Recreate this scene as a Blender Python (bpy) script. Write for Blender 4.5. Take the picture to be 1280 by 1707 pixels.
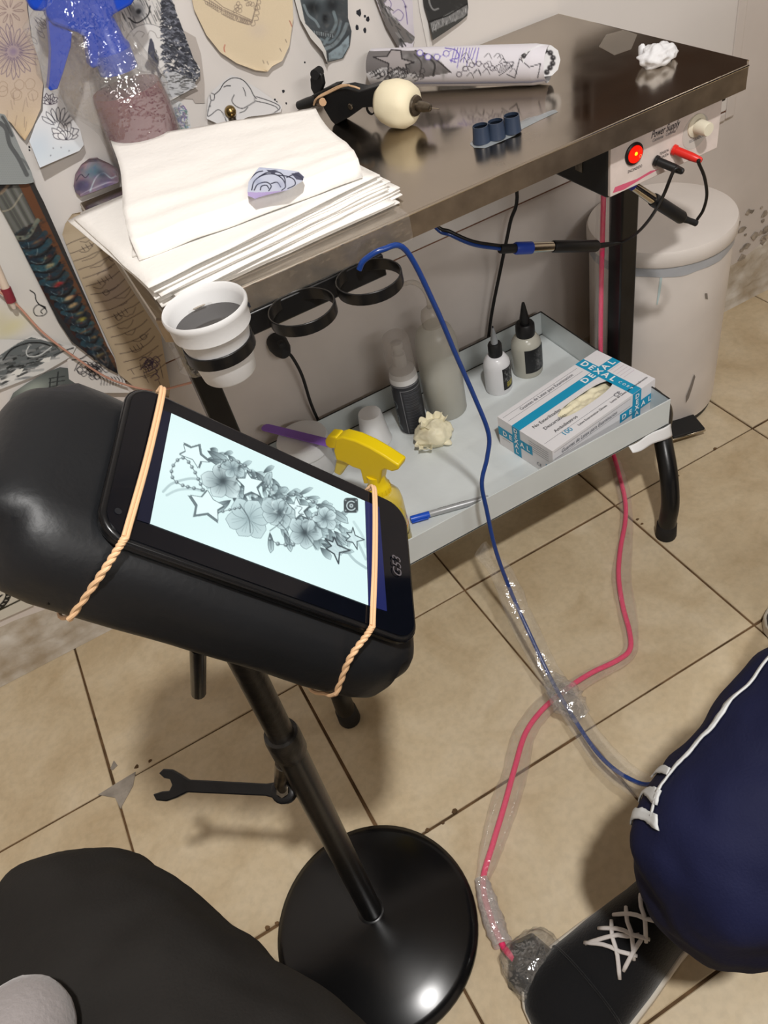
import bpy, bmesh, math, random
import numpy as np
from mathutils import Vector, Matrix, noise as mnoise
random.seed(7); RNG = np.random.default_rng(7)
for o in list(bpy.data.objects): bpy.data.objects.remove(o)
SC = bpy.context.scene
COL = SC.collection
PI = math.pi

# ------------------------------------------------------------------ camera
IW, IH = 1280.0, 1707.0
FPX = 1318.617
CAM = np.array([-0.02133, -0.87007, 1.20987])
ROT = np.array([[0.8661457, 0.4550122, -0.2067739], [-0.4629530, 0.5745286, -0.6749751], [-0.1883244, 0.6803534, 0.7082747]])
cd = bpy.data.cameras.new('camera'); cam = bpy.data.objects.new('camera', cd); COL.objects.link(cam)
cd.sensor_fit = 'HORIZONTAL'; cd.sensor_width = 36.0; cd.lens = FPX / IW * 36.0
cd.clip_start = 0.02; cd.clip_end = 50
_m = Matrix.Identity(4)
for i in range(3):
    for j in range(3): _m[i][j] = ROT[i][j]
    _m[i][3] = CAM[i]
cam.matrix_world = _m
SC.camera = cam

# ------------------------------------------------------------------ light and exposure
SC.view_settings.view_transform = 'Standard'; SC.view_settings.look = 'None'
SC.view_settings.exposure = 0.0; SC.view_settings.gamma = 1.0; SC.view_settings.use_curve_mapping = False
w = bpy.data.worlds.new('world'); SC.world = w; w.use_nodes = True
w.node_tree.nodes['Background'].inputs[0].default_value = (1.0, .95, .88, 1); w.node_tree.nodes['Background'].inputs[1].default_value = 0.05
ld = bpy.data.lights.new('ceiling_lamp', 'AREA'); ld.shape = 'DISK'; ld.size = .10; ld.energy = 36.0; ld.color = (1.0, 0.98, 0.955)
lo = bpy.data.objects.new('ceiling_lamp', ld); lo.location = (0.12, -1.15, 2.32); COL.objects.link(lo)
l2 = bpy.data.lights.new('second_lamp', 'AREA'); l2.shape = 'DISK'; l2.size = .3; l2.energy = 9.0; l2.color = (1.0, 0.98, 0.955)
lo2 = bpy.data.objects.new('second_lamp', l2); lo2.location = (2.3, -1.0, 2.44); COL.objects.link(lo2)
l3 = bpy.data.lights.new('added_front_fill', 'AREA'); l3.shape = 'RECTANGLE'; l3.size = 1.2; l3.size_y = .14; l3.energy = 20.0; l3.color = (1.0, 0.98, 0.95)  # unseen fill light, added to brighten the wall under the table
lo3 = bpy.data.objects.new('added_front_fill', l3); lo3.location = (.35, -2.42, 1.95); lo3.rotation_euler = (math.radians(62), 0, 0); COL.objects.link(lo3)

# ------------------------------------------------------------------ geometry of the view, used to survey where real things stand
def dirof(u, v): return ROT @ np.array([(u - IW/2)/FPX, -(v - IH/2)/FPX, -1.0])
def atz(u, v, z=0.0):
    d = dirof(u, v); t = (z - CAM[2])/d[2]; return CAM + t*d
def aty(u, v, y=0.36):
    d = dirof(u, v); t = (y - CAM[1])/d[1]; return CAM + t*d
def pr(P):
    d = (np.asarray(P, float) - CAM) @ ROT
    return np.stack([IW/2 + FPX*d[..., 0]/-d[..., 2], IH/2 - FPX*d[..., 1]/-d[..., 2]], -1)

# ------------------------------------------------------------------ materials
def lin(c):
    c = np.asarray(c, float)/255.0
    return np.where(c <= 0.04045, c/12.92, ((c + 0.055)/1.055)**2.4)
def rgba(c): l = lin(c); return (float(l[0]), float(l[1]), float(l[2]), 1.0)
MATS = {}
def mat(name, col=(128,128,128), rough=.5, metal=0, spec=.5, var=0, vscale=20, bump=0, bscale=60, alpha=1, trans=0, emit=None, estr=0, coat=0, sheen=0, sss=0, ior=1.45, col2=None, detail=4, stretch=None):
    m = bpy.data.materials.new(name); m.use_nodes = True; nt = m.node_tree; N = nt.nodes; L = nt.links
    b = N['Principled BSDF']; b.inputs['Base Color'].default_value = rgba(col)
    b.inputs['Roughness'].default_value = rough; b.inputs['Metallic'].default_value = metal
    b.inputs['Specular IOR Level'].default_value = spec; b.inputs['Alpha'].default_value = alpha
    b.inputs['Transmission Weight'].default_value = trans; b.inputs['IOR'].default_value = ior
    b.inputs['Coat Weight'].default_value = coat; b.inputs['Sheen Weight'].default_value = sheen
    if sss: b.inputs['Subsurface Weight'].default_value = sss; b.inputs['Subsurface Radius'].default_value = (.01, .008, .006)
    if emit is not None:
        b.inputs['Emission Color'].default_value = rgba(emit); b.inputs['Emission Strength'].default_value = estr
    co = None
    if var or bump or col2 is not None:
        tc = N.new('ShaderNodeTexCoord'); co = tc.outputs['Object']
        if stretch:
            mp = N.new('ShaderNodeMapping'); mp.inputs['Scale'].default_value = stretch; L.new(co, mp.inputs[0]); co = mp.outputs[0]
    if var or col2 is not None:
        nz = N.new('ShaderNodeTexNoise'); nz.inputs['Scale'].default_value = vscale; nz.inputs['Detail'].default_value = detail; L.new(co, nz.inputs['Vector'])
        rp = N.new('ShaderNodeValToRGB'); e = rp.color_ramp.elements; e[0].position = .35; e[1].position = .68
        c0 = np.asarray(col, float); c1 = np.asarray(col2, float) if col2 is not None else c0*(1+var)
        if col2 is None: c0 = c0*(1-var)
        e[0].color = rgba(np.clip(c0, 0, 255)); e[1].color = rgba(np.clip(c1, 0, 255))
        L.new(nz.outputs['Fac'], rp.inputs[0]); L.new(rp.outputs[0], b.inputs['Base Color'])
    if bump:
        n2 = N.new('ShaderNodeTexNoise'); n2.inputs['Scale'].default_value = bscale; n2.inputs['Detail'].default_value = 3; L.new(co, n2.inputs['Vector'])
        bp = N.new('ShaderNodeBump'); bp.inputs['Strength'].default_value = bump; bp.inputs['Distance'].default_value = .002
        L.new(n2.outputs['Fac'], bp.inputs['Height']); L.new(bp.outputs[0], b.inputs['Normal'])
    MATS[name] = m
    return m
def print_mat(name, rough=.6, emit=0, spec=.3, bump=0):
    m = bpy.data.materials.new(name); m.use_nodes = True; nt = m.node_tree; N = nt.nodes; L = nt.links; b = N['Principled BSDF']
    a = N.new('ShaderNodeVertexColor'); a.layer_name = 'print'
    b.inputs['Roughness'].default_value = rough; b.inputs['Specular IOR Level'].default_value = spec
    if emit:
        b.inputs['Base Color'].default_value = (0.01, .01, .01, 1)
        L.new(a.outputs['Color'], b.inputs['Emission Color']); b.inputs['Emission Strength'].default_value = emit
    else: L.new(a.outputs['Color'], b.inputs['Base Color'])
    return m
def film_mat(name, tint=(255,255,255), refl=.12, haze=.06, bump=.6, bscale=90, gloss=.12):
    # clear plastic film: mostly see-through, a little haze, glossy wrinkles
    m = bpy.data.materials.new(name); m.use_nodes = True; nt = m.node_tree; N = nt.nodes; L = nt.links
    N.remove(N['Principled BSDF']); out = N['Material Output']
    tr = N.new('ShaderNodeBsdfTransparent'); tr.inputs[0].default_value = rgba(tint)
    gl = N.new('ShaderNodeBsdfGlossy'); gl.inputs['Roughness'].default_value = gloss
    df = N.new('ShaderNodeBsdfDiffuse'); df.inputs[0].default_value = rgba((225,222,216))
    tc = N.new('ShaderNodeTexCoord'); nz = N.new('ShaderNodeTexNoise'); nz.inputs['Scale'].default_value = bscale; nz.inputs['Detail'].default_value = 2
    L.new(tc.outputs['Object'], nz.inputs['Vector'])
    bp = N.new('ShaderNodeBump'); bp.inputs['Strength'].default_value = bump; bp.inputs['Distance'].default_value = .004
    L.new(nz.outputs['Fac'], bp.inputs['Height']); L.new(bp.outputs[0], gl.inputs['Normal'])
    m1 = N.new('ShaderNodeMixShader'); m1.inputs[0].default_value = haze; L.new(tr.outputs[0], m1.inputs[1]); L.new(df.outputs[0], m1.inputs[2])
    m2 = N.new('ShaderNodeMixShader'); m2.inputs[0].default_value = refl; L.new(m1.outputs[0], m2.inputs[1]); L.new(gl.outputs[0], m2.inputs[2])
    L.new(m2.outputs[0], out.inputs['Surface'])
    return m

# ------------------------------------------------------------------ mesh helpers
ORG = {}
class MB:
    def __init__(s): s.v = []; s.f = []
    def add(s, vs, fs):
        n = len(s.v); s.v.extend([tuple(map(float, p)) for p in vs]); s.f.extend([tuple(i + n for i in f) for f in fs]); return s
    def hexa(s, p):    # 8 points: bottom 4 ccw, top 4 ccw
        return s.add(p, [(3,2,1,0), (4,5,6,7), (0,1,5,4), (1,2,6,5), (2,3,7,6), (3,0,4,7)])
    def box(s, c, size, ax=None):
        c = np.array(c, float); h = np.array(size, float)/2
        A = np.eye(3) if ax is None else np.array(ax, float)
        p = [c + A[0]*sx*h[0] + A[1]*sy*h[1] + A[2]*sz*h[2] for sz in (-1, 1) for sx, sy in ((-1,-1), (1,-1), (1,1), (-1,1))]
        return s.hexa(p)
    def bb(s, lo, hi): lo = np.array(lo, float); hi = np.array(hi, float); return s.box((lo+hi)/2, hi-lo)
    def tube(s, pts, r, n=12, cap=True, flat=None):
        P = np.array(pts, float); k = len(P); rr = np.full(k, r, float) if np.isscalar(r) else np.array(r, float)
        T = np.gradient(P, axis=0); T /= np.linalg.norm(T, axis=1)[:, None] + 1e-12
        up = np.array([0, 0, 1.0]) if abs(T[0][2]) < .9 else np.array([1.0, 0, 0])
        a = np.cross(T[0], up); a /= np.linalg.norm(a); vs = []
        for i in range(k):
            a = a - T[i]*(a @ T[i]); a /= np.linalg.norm(a); b = np.cross(T[i], a)
            for j in range(n):
                t = 2*PI*j/n; vs.append(P[i] + rr[i]*(a*math.cos(t) + b*math.sin(t)*(flat or 1)))
        fs = [(i*n+j, i*n+(j+1) % n, (i+1)*n+(j+1) % n, (i+1)*n+j) for i in range(k-1) for j in range(n)]
        if cap: fs += [tuple(range(n-1, -1, -1)), tuple((k-1)*n+j for j in range(n))]
        return s.add(vs, fs)
    def lathe(s, prof, c=(0,0,0), ax=(0,0,1), n=32, cap=True, ref=None):   # prof: (radius, height) from bottom to top
        ax = np.array(ax, float); ax /= np.linalg.norm(ax)
        up = np.array([1.0, 0, 0]) if abs(ax[0]) < .9 else np.array([0, 1.0, 0])
        if ref is not None: up = np.array(ref, float)
        a = up - ax*(up @ ax); a /= np.linalg.norm(a); b = np.cross(ax, a); c = np.array(c, float)
        vs = [c + ax*h + r*(a*math.cos(2*PI*j/n) + b*math.sin(2*PI*j/n)) for r, h in prof for j in range(n)]
        k = len(prof)
        fs = [(i*n+j, i*n+(j+1) % n, (i+1)*n+(j+1) % n, (i+1)*n+j) for i in range(k-1) for j in range(n)]
        if cap: fs += [tuple(range(n-1, -1, -1)), tuple((k-1)*n+j for j in range(n))]
        return s.add(vs, fs)
    def ring(s, c, r, t, h, ax=(0,0,1), n=36):    # flat band ring
        return s.lathe([(r, -h/2), (r, h/2), (r-t, h/2), (r-t, -h/2), (r, -h/2)], c, ax, n, cap=False)
    def grid(s, F, nu, nv, thick=None):
        vs = [F(i/nu, j/nv) for j in range(nv+1) for i in range(nu+1)]
        fs = [(j*(nu+1)+i, j*(nu+1)+i+1, (j+1)*(nu+1)+i+1, (j+1)*(nu+1)+i) for j in range(nv) for i in range(nu)]
        return s.add(vs, fs)
    def prism(s, poly, z0, z1, F=lambda x, y, z: (x, y, z)):
        n = len(poly)
        vs = [F(x, y, z0) for x, y in poly] + [F(x, y, z1) for x, y in poly]
        return s.add(vs, [tuple(range(n-1, -1, -1)), tuple(range(n, 2*n))] + [(i, (i+1) % n, n+(i+1) % n, n+i) for i in range(n)])
    def blob(s, c, r, n=16, m=10, F=None):
        c = np.array(c, float); r = np.ones(3)*r
        vs = []
        for i in range(m+1):
            ph = PI*(i+.02)/(m+.04)
            for j in range(n):
                t = 2*PI*j/n; d = np.array([math.sin(ph)*math.cos(t), math.sin(ph)*math.sin(t), -math.cos(ph)])
                vs.append(c + d*r*(F(d) if F else 1))
        fs = [(i*n+j, i*n+(j+1) % n, (i+1)*n+(j+1) % n, (i+1)*n+j) for i in range(m) for j in range(n)]
        return s.add(vs, fs + [tuple(range(n-1, -1, -1)), tuple(m*n+j for j in range(n))])
    def build(s, name, m, parent=None, smooth=40, bevel=0, seg=2, solid=0, subd=0, loc=None):
        me = bpy.data.meshes.new(name)
        V = np.array(s.v)
        if parent is not None: org = ORG[parent.name]
        else: org = np.array(loc, float) if loc is not None else np.array([V[:, 0].mean(), V[:, 1].mean(), V[:, 2].min()])
        me.from_pydata((V - org).tolist(), [], s.f); me.validate(); me.update()
        o = bpy.data.objects.new(name, me); COL.objects.link(o)
        if parent is not None: o.parent = parent
        else: o.location = org
        ORG[o.name] = org
        if m is not None: me.materials.append(m)
        bm = bmesh.new(); bm.from_mesh(me); bmesh.ops.recalc_face_normals(bm, faces=bm.faces); bm.to_mesh(me); bm.free()
        if smooth:
            me.shade_smooth()
            me.set_sharp_from_angle(angle=math.radians(smooth))
        if solid: md = o.modifiers.new('solid', 'SOLIDIFY'); md.thickness = solid; md.offset = 0
        if bevel: md = o.modifiers.new('bevel', 'BEVEL'); md.width = bevel; md.segments = seg; md.limit_method = 'ANGLE'; md.angle_limit = .6
        if subd: md = o.modifiers.new('subd', 'SUBSURF'); md.levels = subd; md.render_levels = subd
        return o
def tag(o, label=None, cat=None, group=None, kind=None):
    if label: o['label'] = label
    if cat: o['category'] = cat
    if group: o['group'] = group
    if kind: o['kind'] = kind
    return o
def thing(name, loc, label, cat, group=None):
    o = bpy.data.objects.new(name, None); COL.objects.link(o); o.location = loc; o.empty_display_size = .02
    ORG[o.name] = np.array(loc, float); return tag(o, label, cat, group)
def cat_spline(pts, n=8, closed=False):
    P = np.array(pts, float); k = len(P); out = []
    rng = range(k) if closed else range(k-1)
    for i in rng:
        p0 = P[(i-1) % k] if closed or i > 0 else 2*P[0]-P[1]; p1 = P[i]; p2 = P[(i+1) % k]
        p3 = P[(i+2) % k] if closed or i+2 < k else 2*P[-1]-P[-2]
        for t in np.arange(n)/n:
            out.append(.5*((2*p1) + (-p0+p2)*t + (2*p0-5*p1+4*p2-p3)*t*t + (-p0+3*p1-3*p2+p3)*t**3))
    if not closed: out.append(P[-1])
    return np.array(out)
def nz3(p, s=1.0): return mnoise.noise(Vector(p)*s)
def text(name, s, size, org, xd, yd, m, parent, bold=0, shear=0, align='LEFT', lift=.0004, sx=1.0, space=1.0):
    cu = bpy.data.curves.new('lettering', 'FONT'); cu.body = s; cu.size = size; cu.offset = bold*size; cu.shear = shear; cu.align_x = align; cu.align_y = 'CENTER'
    cu.space_character = space; cu.resolution_u = 3
    tmp = bpy.data.objects.new('lettering', cu); COL.objects.link(tmp)
    me = bpy.data.meshes.new_from_object(tmp); bpy.data.objects.remove(tmp)
    V = np.zeros(len(me.vertices)*3); me.vertices.foreach_get('co', V); V = V.reshape(-1, 3)
    xd = np.array(xd, float); xd /= np.linalg.norm(xd); yd = np.array(yd, float); yd -= xd*(yd @ xd); yd /= np.linalg.norm(yd); nd = np.cross(xd, yd)
    W = np.array(org, float) + V[:, :1]*sx*xd + V[:, 1:2]*yd + nd*lift - ORG[parent.name]
    me.vertices.foreach_set('co', W.ravel()); me.update(); me.name = name
    me.materials.clear(); me.materials.append(m)
    o = bpy.data.objects.new(name, me); COL.objects.link(o); o.parent = parent; ORG[o.name] = ORG[parent.name]; return o

# ------------------------------------------------------------------ a small painter for the flat print on paper and on the screen
class Canvas:
    def __init__(s, x0, y0, x1, y1, bg, k=2.0):
        s.k = k; s.o = np.array([x0, y0], float); s.W = int((x1-x0)*k)+2; s.H = int((y1-y0)*k)+2
        s.a = np.ones((s.H, s.W, 3))*np.array(bg, float)
        s.X, s.Y = np.meshgrid(x0 + np.arange(s.W)/k, y0 + np.arange(s.H)/k)
    def _sl(s, P, pad):
        P = np.asarray(P, float); lo = np.floor((P.min(0)-pad-s.o)*s.k).astype(int); hi = np.ceil((P.max(0)+pad-s.o)*s.k).astype(int)+1
        lo = np.maximum(lo, 0); hi = np.minimum(hi, [s.W, s.H])
        if (hi <= lo).any(): return None
        return slice(lo[1], hi[1]), slice(lo[0], hi[0])
    def _mix(s, sl, col, al):
        al = np.asarray(al)[..., None]; s.a[sl] = s.a[sl]*(1-al) + np.asarray(col, float)*al
    def mask(s, P, sl):
        X, Y = s.X[sl], s.Y[sl]; m = np.zeros(X.shape, bool); P = np.asarray(P, float); n = len(P)
        for i in range(n):
            (x1, y1), (x2, y2) = P[i], P[(i+1) % n]
            if y1 == y2: continue
            c = ((y1 > Y) != (y2 > Y)) & (X < (x2-x1)*(Y-y1)/(y2-y1)+x1); m ^= c
        return m
    def poly(s, P, col, al=1.0, edge=None, ew=.7, ea=1.0):
        sl = s._sl(P, 1)
        if sl is not None: s._mix(sl, col, s.mask(P, sl)*al)
        if edge is not None: s.line(list(P)+[P[0]], edge, ew, ea)
        return s
    def grad(s, P, c0, c1, cen, p=1.0, edge=None, ew=.6, ea=1.0):   # c0 at cen, c1 at the far end
        P = np.asarray(P, float); sl = s._sl(P, 1)
        if sl is not None:
            R = np.hypot(*(P-np.asarray(cen)).T).max(); t = np.clip(np.hypot(s.X[sl]-cen[0], s.Y[sl]-cen[1])/R, 0, 1)**p
            c = np.asarray(c0, float)*(1-t[..., None]) + np.asarray(c1, float)*t[..., None]
            s._mix(sl, c, s.mask(P, sl)*1.0)
        if edge is not None: s.line(list(P)+[P[0]], edge, ew, ea)
        return s
    def line(s, P, col, wd=1.0, al=1.0):
        P = np.asarray(P, float); sl = s._sl(P, wd+1)
        if sl is None: return s
        X, Y = s.X[sl], s.Y[sl]; D = np.full(X.shape, 1e9)
        for a, b in zip(P[:-1], P[1:]):
            d = b-a; L2 = max(d @ d, 1e-9); t = np.clip(((X-a[0])*d[0]+(Y-a[1])*d[1])/L2, 0, 1)
            D = np.minimum(D, np.hypot(X-a[0]-t*d[0], Y-a[1]-t*d[1]))
        s._mix(sl, col, np.clip((wd/2+.35-D)/.5, 0, 1)*al); return s
    def curve(s, P, col, wd=1.0, al=1.0, n=6, closed=False): return s.line(cat_spline(P, n, closed) if not closed else list(cat_spline(P, n, True))+[P[0]], col, wd, al)
    def blob(s, x, y, rx, ry, ang, col, al=1.0, p=2.0):
        r = max(rx, ry)*1.8; sl = s._sl([(x-r, y-r), (x+r, y+r)], 0)
        if sl is None: return s
        c, q = math.cos(ang), math.sin(ang); dx, dy = s.X[sl]-x, s.Y[sl]-y
        e = np.sqrt(((dx*c+dy*q)/rx)**2 + ((-dx*q+dy*c)/ry)**2); s._mix(sl, col, np.exp(-e**p)*al); return s
    def speck(s, amt, seed=0, sc=1):
        r = np.random.default_rng(seed); h, w_ = s.H//sc+2, s.W//sc+2
        n = r.normal(0, amt, (h, w_)); n = np.kron(n, np.ones((sc, sc)))[:s.H, :s.W]; s.a = s.a + n[..., None]; return s
    def sample(s, uv):
        q = (np.asarray(uv, float)-s.o)*s.k; x = np.clip(q[..., 0], 0, s.W-1.001); y = np.clip(q[..., 1], 0, s.H-1.001)
        i = x.astype(int); j = y.astype(int); fx = (x-i)[..., None]; fy = (y-j)[..., None]; a = s.a
        return (a[j, i]*(1-fx)+a[j, i+1]*fx)*(1-fy) + (a[j+1, i]*(1-fx)+a[j+1, i+1]*fx)*fy
def star(cx, cy, r, a0=0.0, inner=.42, sx=1.0, sy=1.0, sk=0.0):
    P = []
    for i in range(10):
        q = r if i % 2 == 0 else r*inner; t = a0 + PI*i/5; x = q*math.sin(t)*sx; y = -q*math.cos(t)*sy; P.append((cx+x+sk*y, cy+y))
    return P
def petal(cx, cy, L, wd, ang, n=7, tip=.25):
    P = []
    for i in range(n+1):
        t = i/n; P.append((t*L, wd*math.sin(PI*min(t*(1-tip*.3)+.02, 1))**.8*(.6+.4*t)))
    P = P + [(x, -y) for x, y in P[-2:0:-1]]
    c, q = math.cos(ang), math.sin(ang); return [(cx+x*c-y*q, cy+x*q+y*c) for x, y in P]
def flower(cv, cx, cy, r, k=5, a0=0.0, sq=1.0, dark=(60,70,75), light=(225,235,235), edge=(70,80,85), rot=0.0, ew=.5):
    for i in range(k):
        a = a0 + 2*PI*i/k; L = r*(1-(1-sq)*abs(math.sin(a-rot)))
        P = petal(cx, cy, L, r*.42, a); cv.grad(P, dark, light, (cx, cy), .55, edge, ew, .8)
        for q in (-.12, .1): cv.line([(cx+.2*L*math.cos(a+q), cy+.2*L*math.sin(a+q)), (cx+.75*L*math.cos(a+q), cy+.75*L*math.sin(a+q))], edge, .4, .45)
    cv.blob(cx, cy, r*.16, r*.16, 0, dark, .9)
def colour(me, cols):
    at = me.color_attributes.new('print', 'FLOAT_COLOR', 'POINT')
    c = np.ones((len(me.vertices), 4), np.float32); c[:, :3] = lin(np.clip(cols, 0, 255)); at.data.foreach_set('color', c.ravel()); me.color_attributes.active_color = at
def fast_mesh(name, V, F, m, parent=None, loc=None, smooth=True):
    V = np.asarray(V, float); F = np.asarray(F, np.int32)
    org = ORG[parent.name] if parent is not None else (np.array(loc, float) if loc is not None else V.mean(0))
    me = bpy.data.meshes.new(name); me.vertices.add(len(V)); me.vertices.foreach_set('co', (V-org).ravel())
    me.loops.add(F.size); me.loops.foreach_set('vertex_index', F.ravel()); me.polygons.add(len(F)); me.polygons.foreach_set('loop_start', np.arange(0, F.size, 4, dtype=np.int32))
    me.update(calc_edges=True); me.materials.append(m)
    if smooth: me.shade_smooth()
    o = bpy.data.objects.new(name, me); COL.objects.link(o)
    if parent is not None: o.parent = parent
    else: o.location = org
    ORG[o.name] = org; return o
def grid_faces(nu, nv):
    i, j = np.meshgrid(np.arange(nu), np.arange(nv)); a = (j*(nu+1)+i).ravel(); return np.stack([a, a+1, a+nu+2, a+nu+1], 1)
def paper(name, cv, outline, m, plane, label=None, cat='drawing', group=None, curl=None, step=1.15, parent=None, axis='y'):
    """a cut sheet: outline given where it is seen, laid on its real plane (a function pixel -> point), print taken from the canvas"""
    O = np.asarray(outline, float)
    if axis == 'x': O = O[:, ::-1]
    v0, v1 = O[:, 1].min()+.05, O[:, 1].max()-.05; nv = max(4, int((v1-v0)/step)); rows = np.linspace(v0, v1, nv+1); lo, hi = [], []
    for v in rows:
        xs = []
        for (xa, ya), (xb, yb) in zip(O, np.roll(O, -1, 0)):
            if (ya > v) != (yb > v): xs.append(xa+(xb-xa)*(v-ya)/(yb-ya))
        lo.append(min(xs)); hi.append(max(xs))
    lo, hi = np.array(lo), np.array(hi); nu = max(4, int((hi-lo).max()/step)); t = np.linspace(0, 1, nu+1)
    U = lo[:, None] + (hi-lo)[:, None]*t; Vv = np.repeat(rows[:, None], nu+1, 1)
    UV = np.stack([U, Vv], -1).reshape(-1, 2)
    if axis == 'x': UV = UV[:, ::-1]
    cols = cv.sample(UV); P = np.array([plane(u, v) for u, v in UV])
    if curl is not None:
        s_, r_ = np.repeat(np.linspace(0, 1, nv+1)[:, None], nu+1, 1).ravel(), np.repeat(t[None], nv+1, 0).ravel()
        P = P + curl(r_, s_)
    o = fast_mesh(name, P, grid_faces(nu, nv), m, parent, loc=P.mean(0)); colour(o.data, cols)
    if label: tag(o, label, cat, group)
    return o

# ------------------------------------------------------------------ the materials of the place
M = {}
M['paint'] = mat('wall_paint', (207,199,193), .75, spec=.25, var=.025, vscale=6, bump=.15, bscale=25)
M['board'] = mat('white_board', (215,210,206), .55, spec=.35, var=.012, vscale=4, bump=.05, bscale=15)
M['grout'] = mat('grout', (98,76,54), .9, spec=.1, var=.18, vscale=30)
M['plaster'] = mat('crumbled_plaster', (168,154,134), .95, spec=.1, col2=(206,200,190), vscale=16, bump=1.0, bscale=60, detail=8)
M['cement'] = mat('cement', (150,142,132), .9, spec=.1, var=.1, vscale=40, bump=.5, bscale=120)
M['black_metal'] = mat('black_painted_steel', (17,17,18), .32, spec=.5, var=.2, vscale=30, bump=.08, bscale=120)
M['black_plastic'] = mat('black_plastic', (20,20,21), .45)
M['rubber'] = mat('black_rubber', (24,24,25), .65, bump=.1, bscale=150)
M['cable_black'] = mat('black_cable', (20,18,17), .45)
M['chrome'] = mat('chrome', (190,180,160), .18, metal=1)
M['steel_bare'] = mat('worn_steel', (120,112,100), .35, metal=1, var=.2, vscale=80)
M['enamel'] = mat('white_enamel', (205,211,211), .3, spec=.5, var=.02, vscale=9, bump=.05, bscale=20)
M['dark_edge'] = mat('dark_edge', (38,36,34), .6)
M['liner'] = mat('white_liner', (214,219,219), .32, spec=.5, var=.02, vscale=10, bump=.55, bscale=26)
M['white_plastic'] = mat('white_plastic', (222,222,222), .4)
M['foam'] = mat('white_foam', (228,228,228), .6, bump=.05, bscale=300)
M['towel'] = mat('paper_towel', (246,243,238), .95, spec=.1, bump=.35, bscale=140)
M['ink'] = mat('printed_ink', (34,36,44), .6)
M['ink_soft'] = mat('printed_grey_ink', (98,100,108), .6)
M['white_ink'] = mat('printed_white', (236,240,242), .6)
M['leather'] = mat('black_vinyl', (17,19,22), .46, spec=.45, bump=.12, bscale=180, var=.06, vscale=9)
M['trash'] = mat('cream_enamel', (221,213,206), .38, spec=.45, var=.025, vscale=7)
M['film'] = film_mat('clear_film', refl=.075, haze=.07, bump=.5, bscale=70)
M['film_heavy'] = film_mat('cling_film', refl=.2, haze=.14, bump=1.0, bscale=60)
def steel():
    m = mat('brushed_steel', (172,161,147), .13, metal=1); nt = m.node_tree; N = nt.nodes; L = nt.links; b = N['Principled BSDF']
    tc = N.new('ShaderNodeTexCoord'); n = N.new('ShaderNodeTexNoise'); n.inputs['Scale'].default_value = 9; n.inputs['Detail'].default_value = 5; L.new(tc.outputs['Object'], n.inputs['Vector'])
    r = N.new('ShaderNodeMapRange'); r.inputs['From Min'].default_value = .35; r.inputs['From Max'].default_value = .75; r.inputs['To Min'].default_value = .1; r.inputs['To Max'].default_value = .3
    L.new(n.outputs['Fac'], r.inputs['Value']); L.new(r.outputs[0], b.inputs['Roughness'])
    n2 = N.new('ShaderNodeTexNoise'); n2.inputs['Scale'].default_value = 14; L.new(tc.outputs['Object'], n2.inputs['Vector'])
    bp = N.new('ShaderNodeBump'); bp.inputs['Strength'].default_value = .06; bp.inputs['Distance'].default_value = .002; L.new(n2.outputs['Fac'], bp.inputs['Height']); L.new(bp.outputs[0], b.inputs['Normal'])
    return m
M['steel'] = steel()
def tile_mat():
    m = bpy.data.materials.new('ceramic_tile'); m.use_nodes = True; nt = m.node_tree; N = nt.nodes; L = nt.links; b = N['Principled BSDF']
    g = N.new('ShaderNodeNewGeometry'); oi = N.new('ShaderNodeObjectInfo')
    ad = N.new('ShaderNodeVectorMath'); ad.operation = 'ADD'; cx = N.new('ShaderNodeCombineXYZ'); mu = N.new('ShaderNodeMath'); mu.operation = 'MULTIPLY'; mu.inputs[1].default_value = 17
    L.new(oi.outputs['Random'], mu.inputs[0]); L.new(mu.outputs[0], cx.inputs[2]); L.new(g.outputs['Position'], ad.inputs[0]); L.new(cx.outputs[0], ad.inputs[1])
    n1 = N.new('ShaderNodeTexNoise'); n1.inputs['Scale'].default_value = 7; n1.inputs['Detail'].default_value = 8; n1.inputs['Roughness'].default_value = .62; n1.inputs['Distortion'].default_value = .5
    L.new(ad.outputs[0], n1.inputs['Vector'])
    rp = N.new('ShaderNodeValToRGB'); e = rp.color_ramp.elements; e[0].position = .3; e[0].color = rgba((186,165,132)); e[1].position = .68; e[1].color = rgba((212,196,168))
    x = e.new(.5); x.color = rgba((202,184,153))
    L.new(n1.outputs['Fac'], rp.inputs[0])
    n2 = N.new('ShaderNodeTexNoise'); n2.inputs['Scale'].default_value = 90; n2.inputs['Detail'].default_value = 3; L.new(ad.outputs[0], n2.inputs['Vector'])
    r2 = N.new('ShaderNodeMapRange'); r2.inputs['From Min'].default_value = .3; r2.inputs['From Max'].default_value = .6; r2.inputs['To Min'].default_value = .9; r2.inputs['To Max'].default_value = 1.0; L.new(n2.outputs['Fac'], r2.inputs['Value'])
    mx = N.new('ShaderNodeVectorMath'); mx.operation = 'SCALE'; L.new(rp.outputs[0], mx.inputs[0]); L.new(r2.outputs[0], mx.inputs['Scale']); L.new(mx.outputs[0], b.inputs['Base Color'])
    b.inputs['Roughness'].default_value = .48; b.inputs['Specular IOR Level'].default_value = .35
    bp = N.new('ShaderNodeBump'); bp.inputs['Strength'].default_value = .08; bp.inputs['Distance'].default_value = .002; L.new(n1.outputs['Fac'], bp.inputs['Height']); L.new(bp.outputs[0], b.inputs['Normal'])
    return m
M['tile'] = tile_mat()

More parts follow.
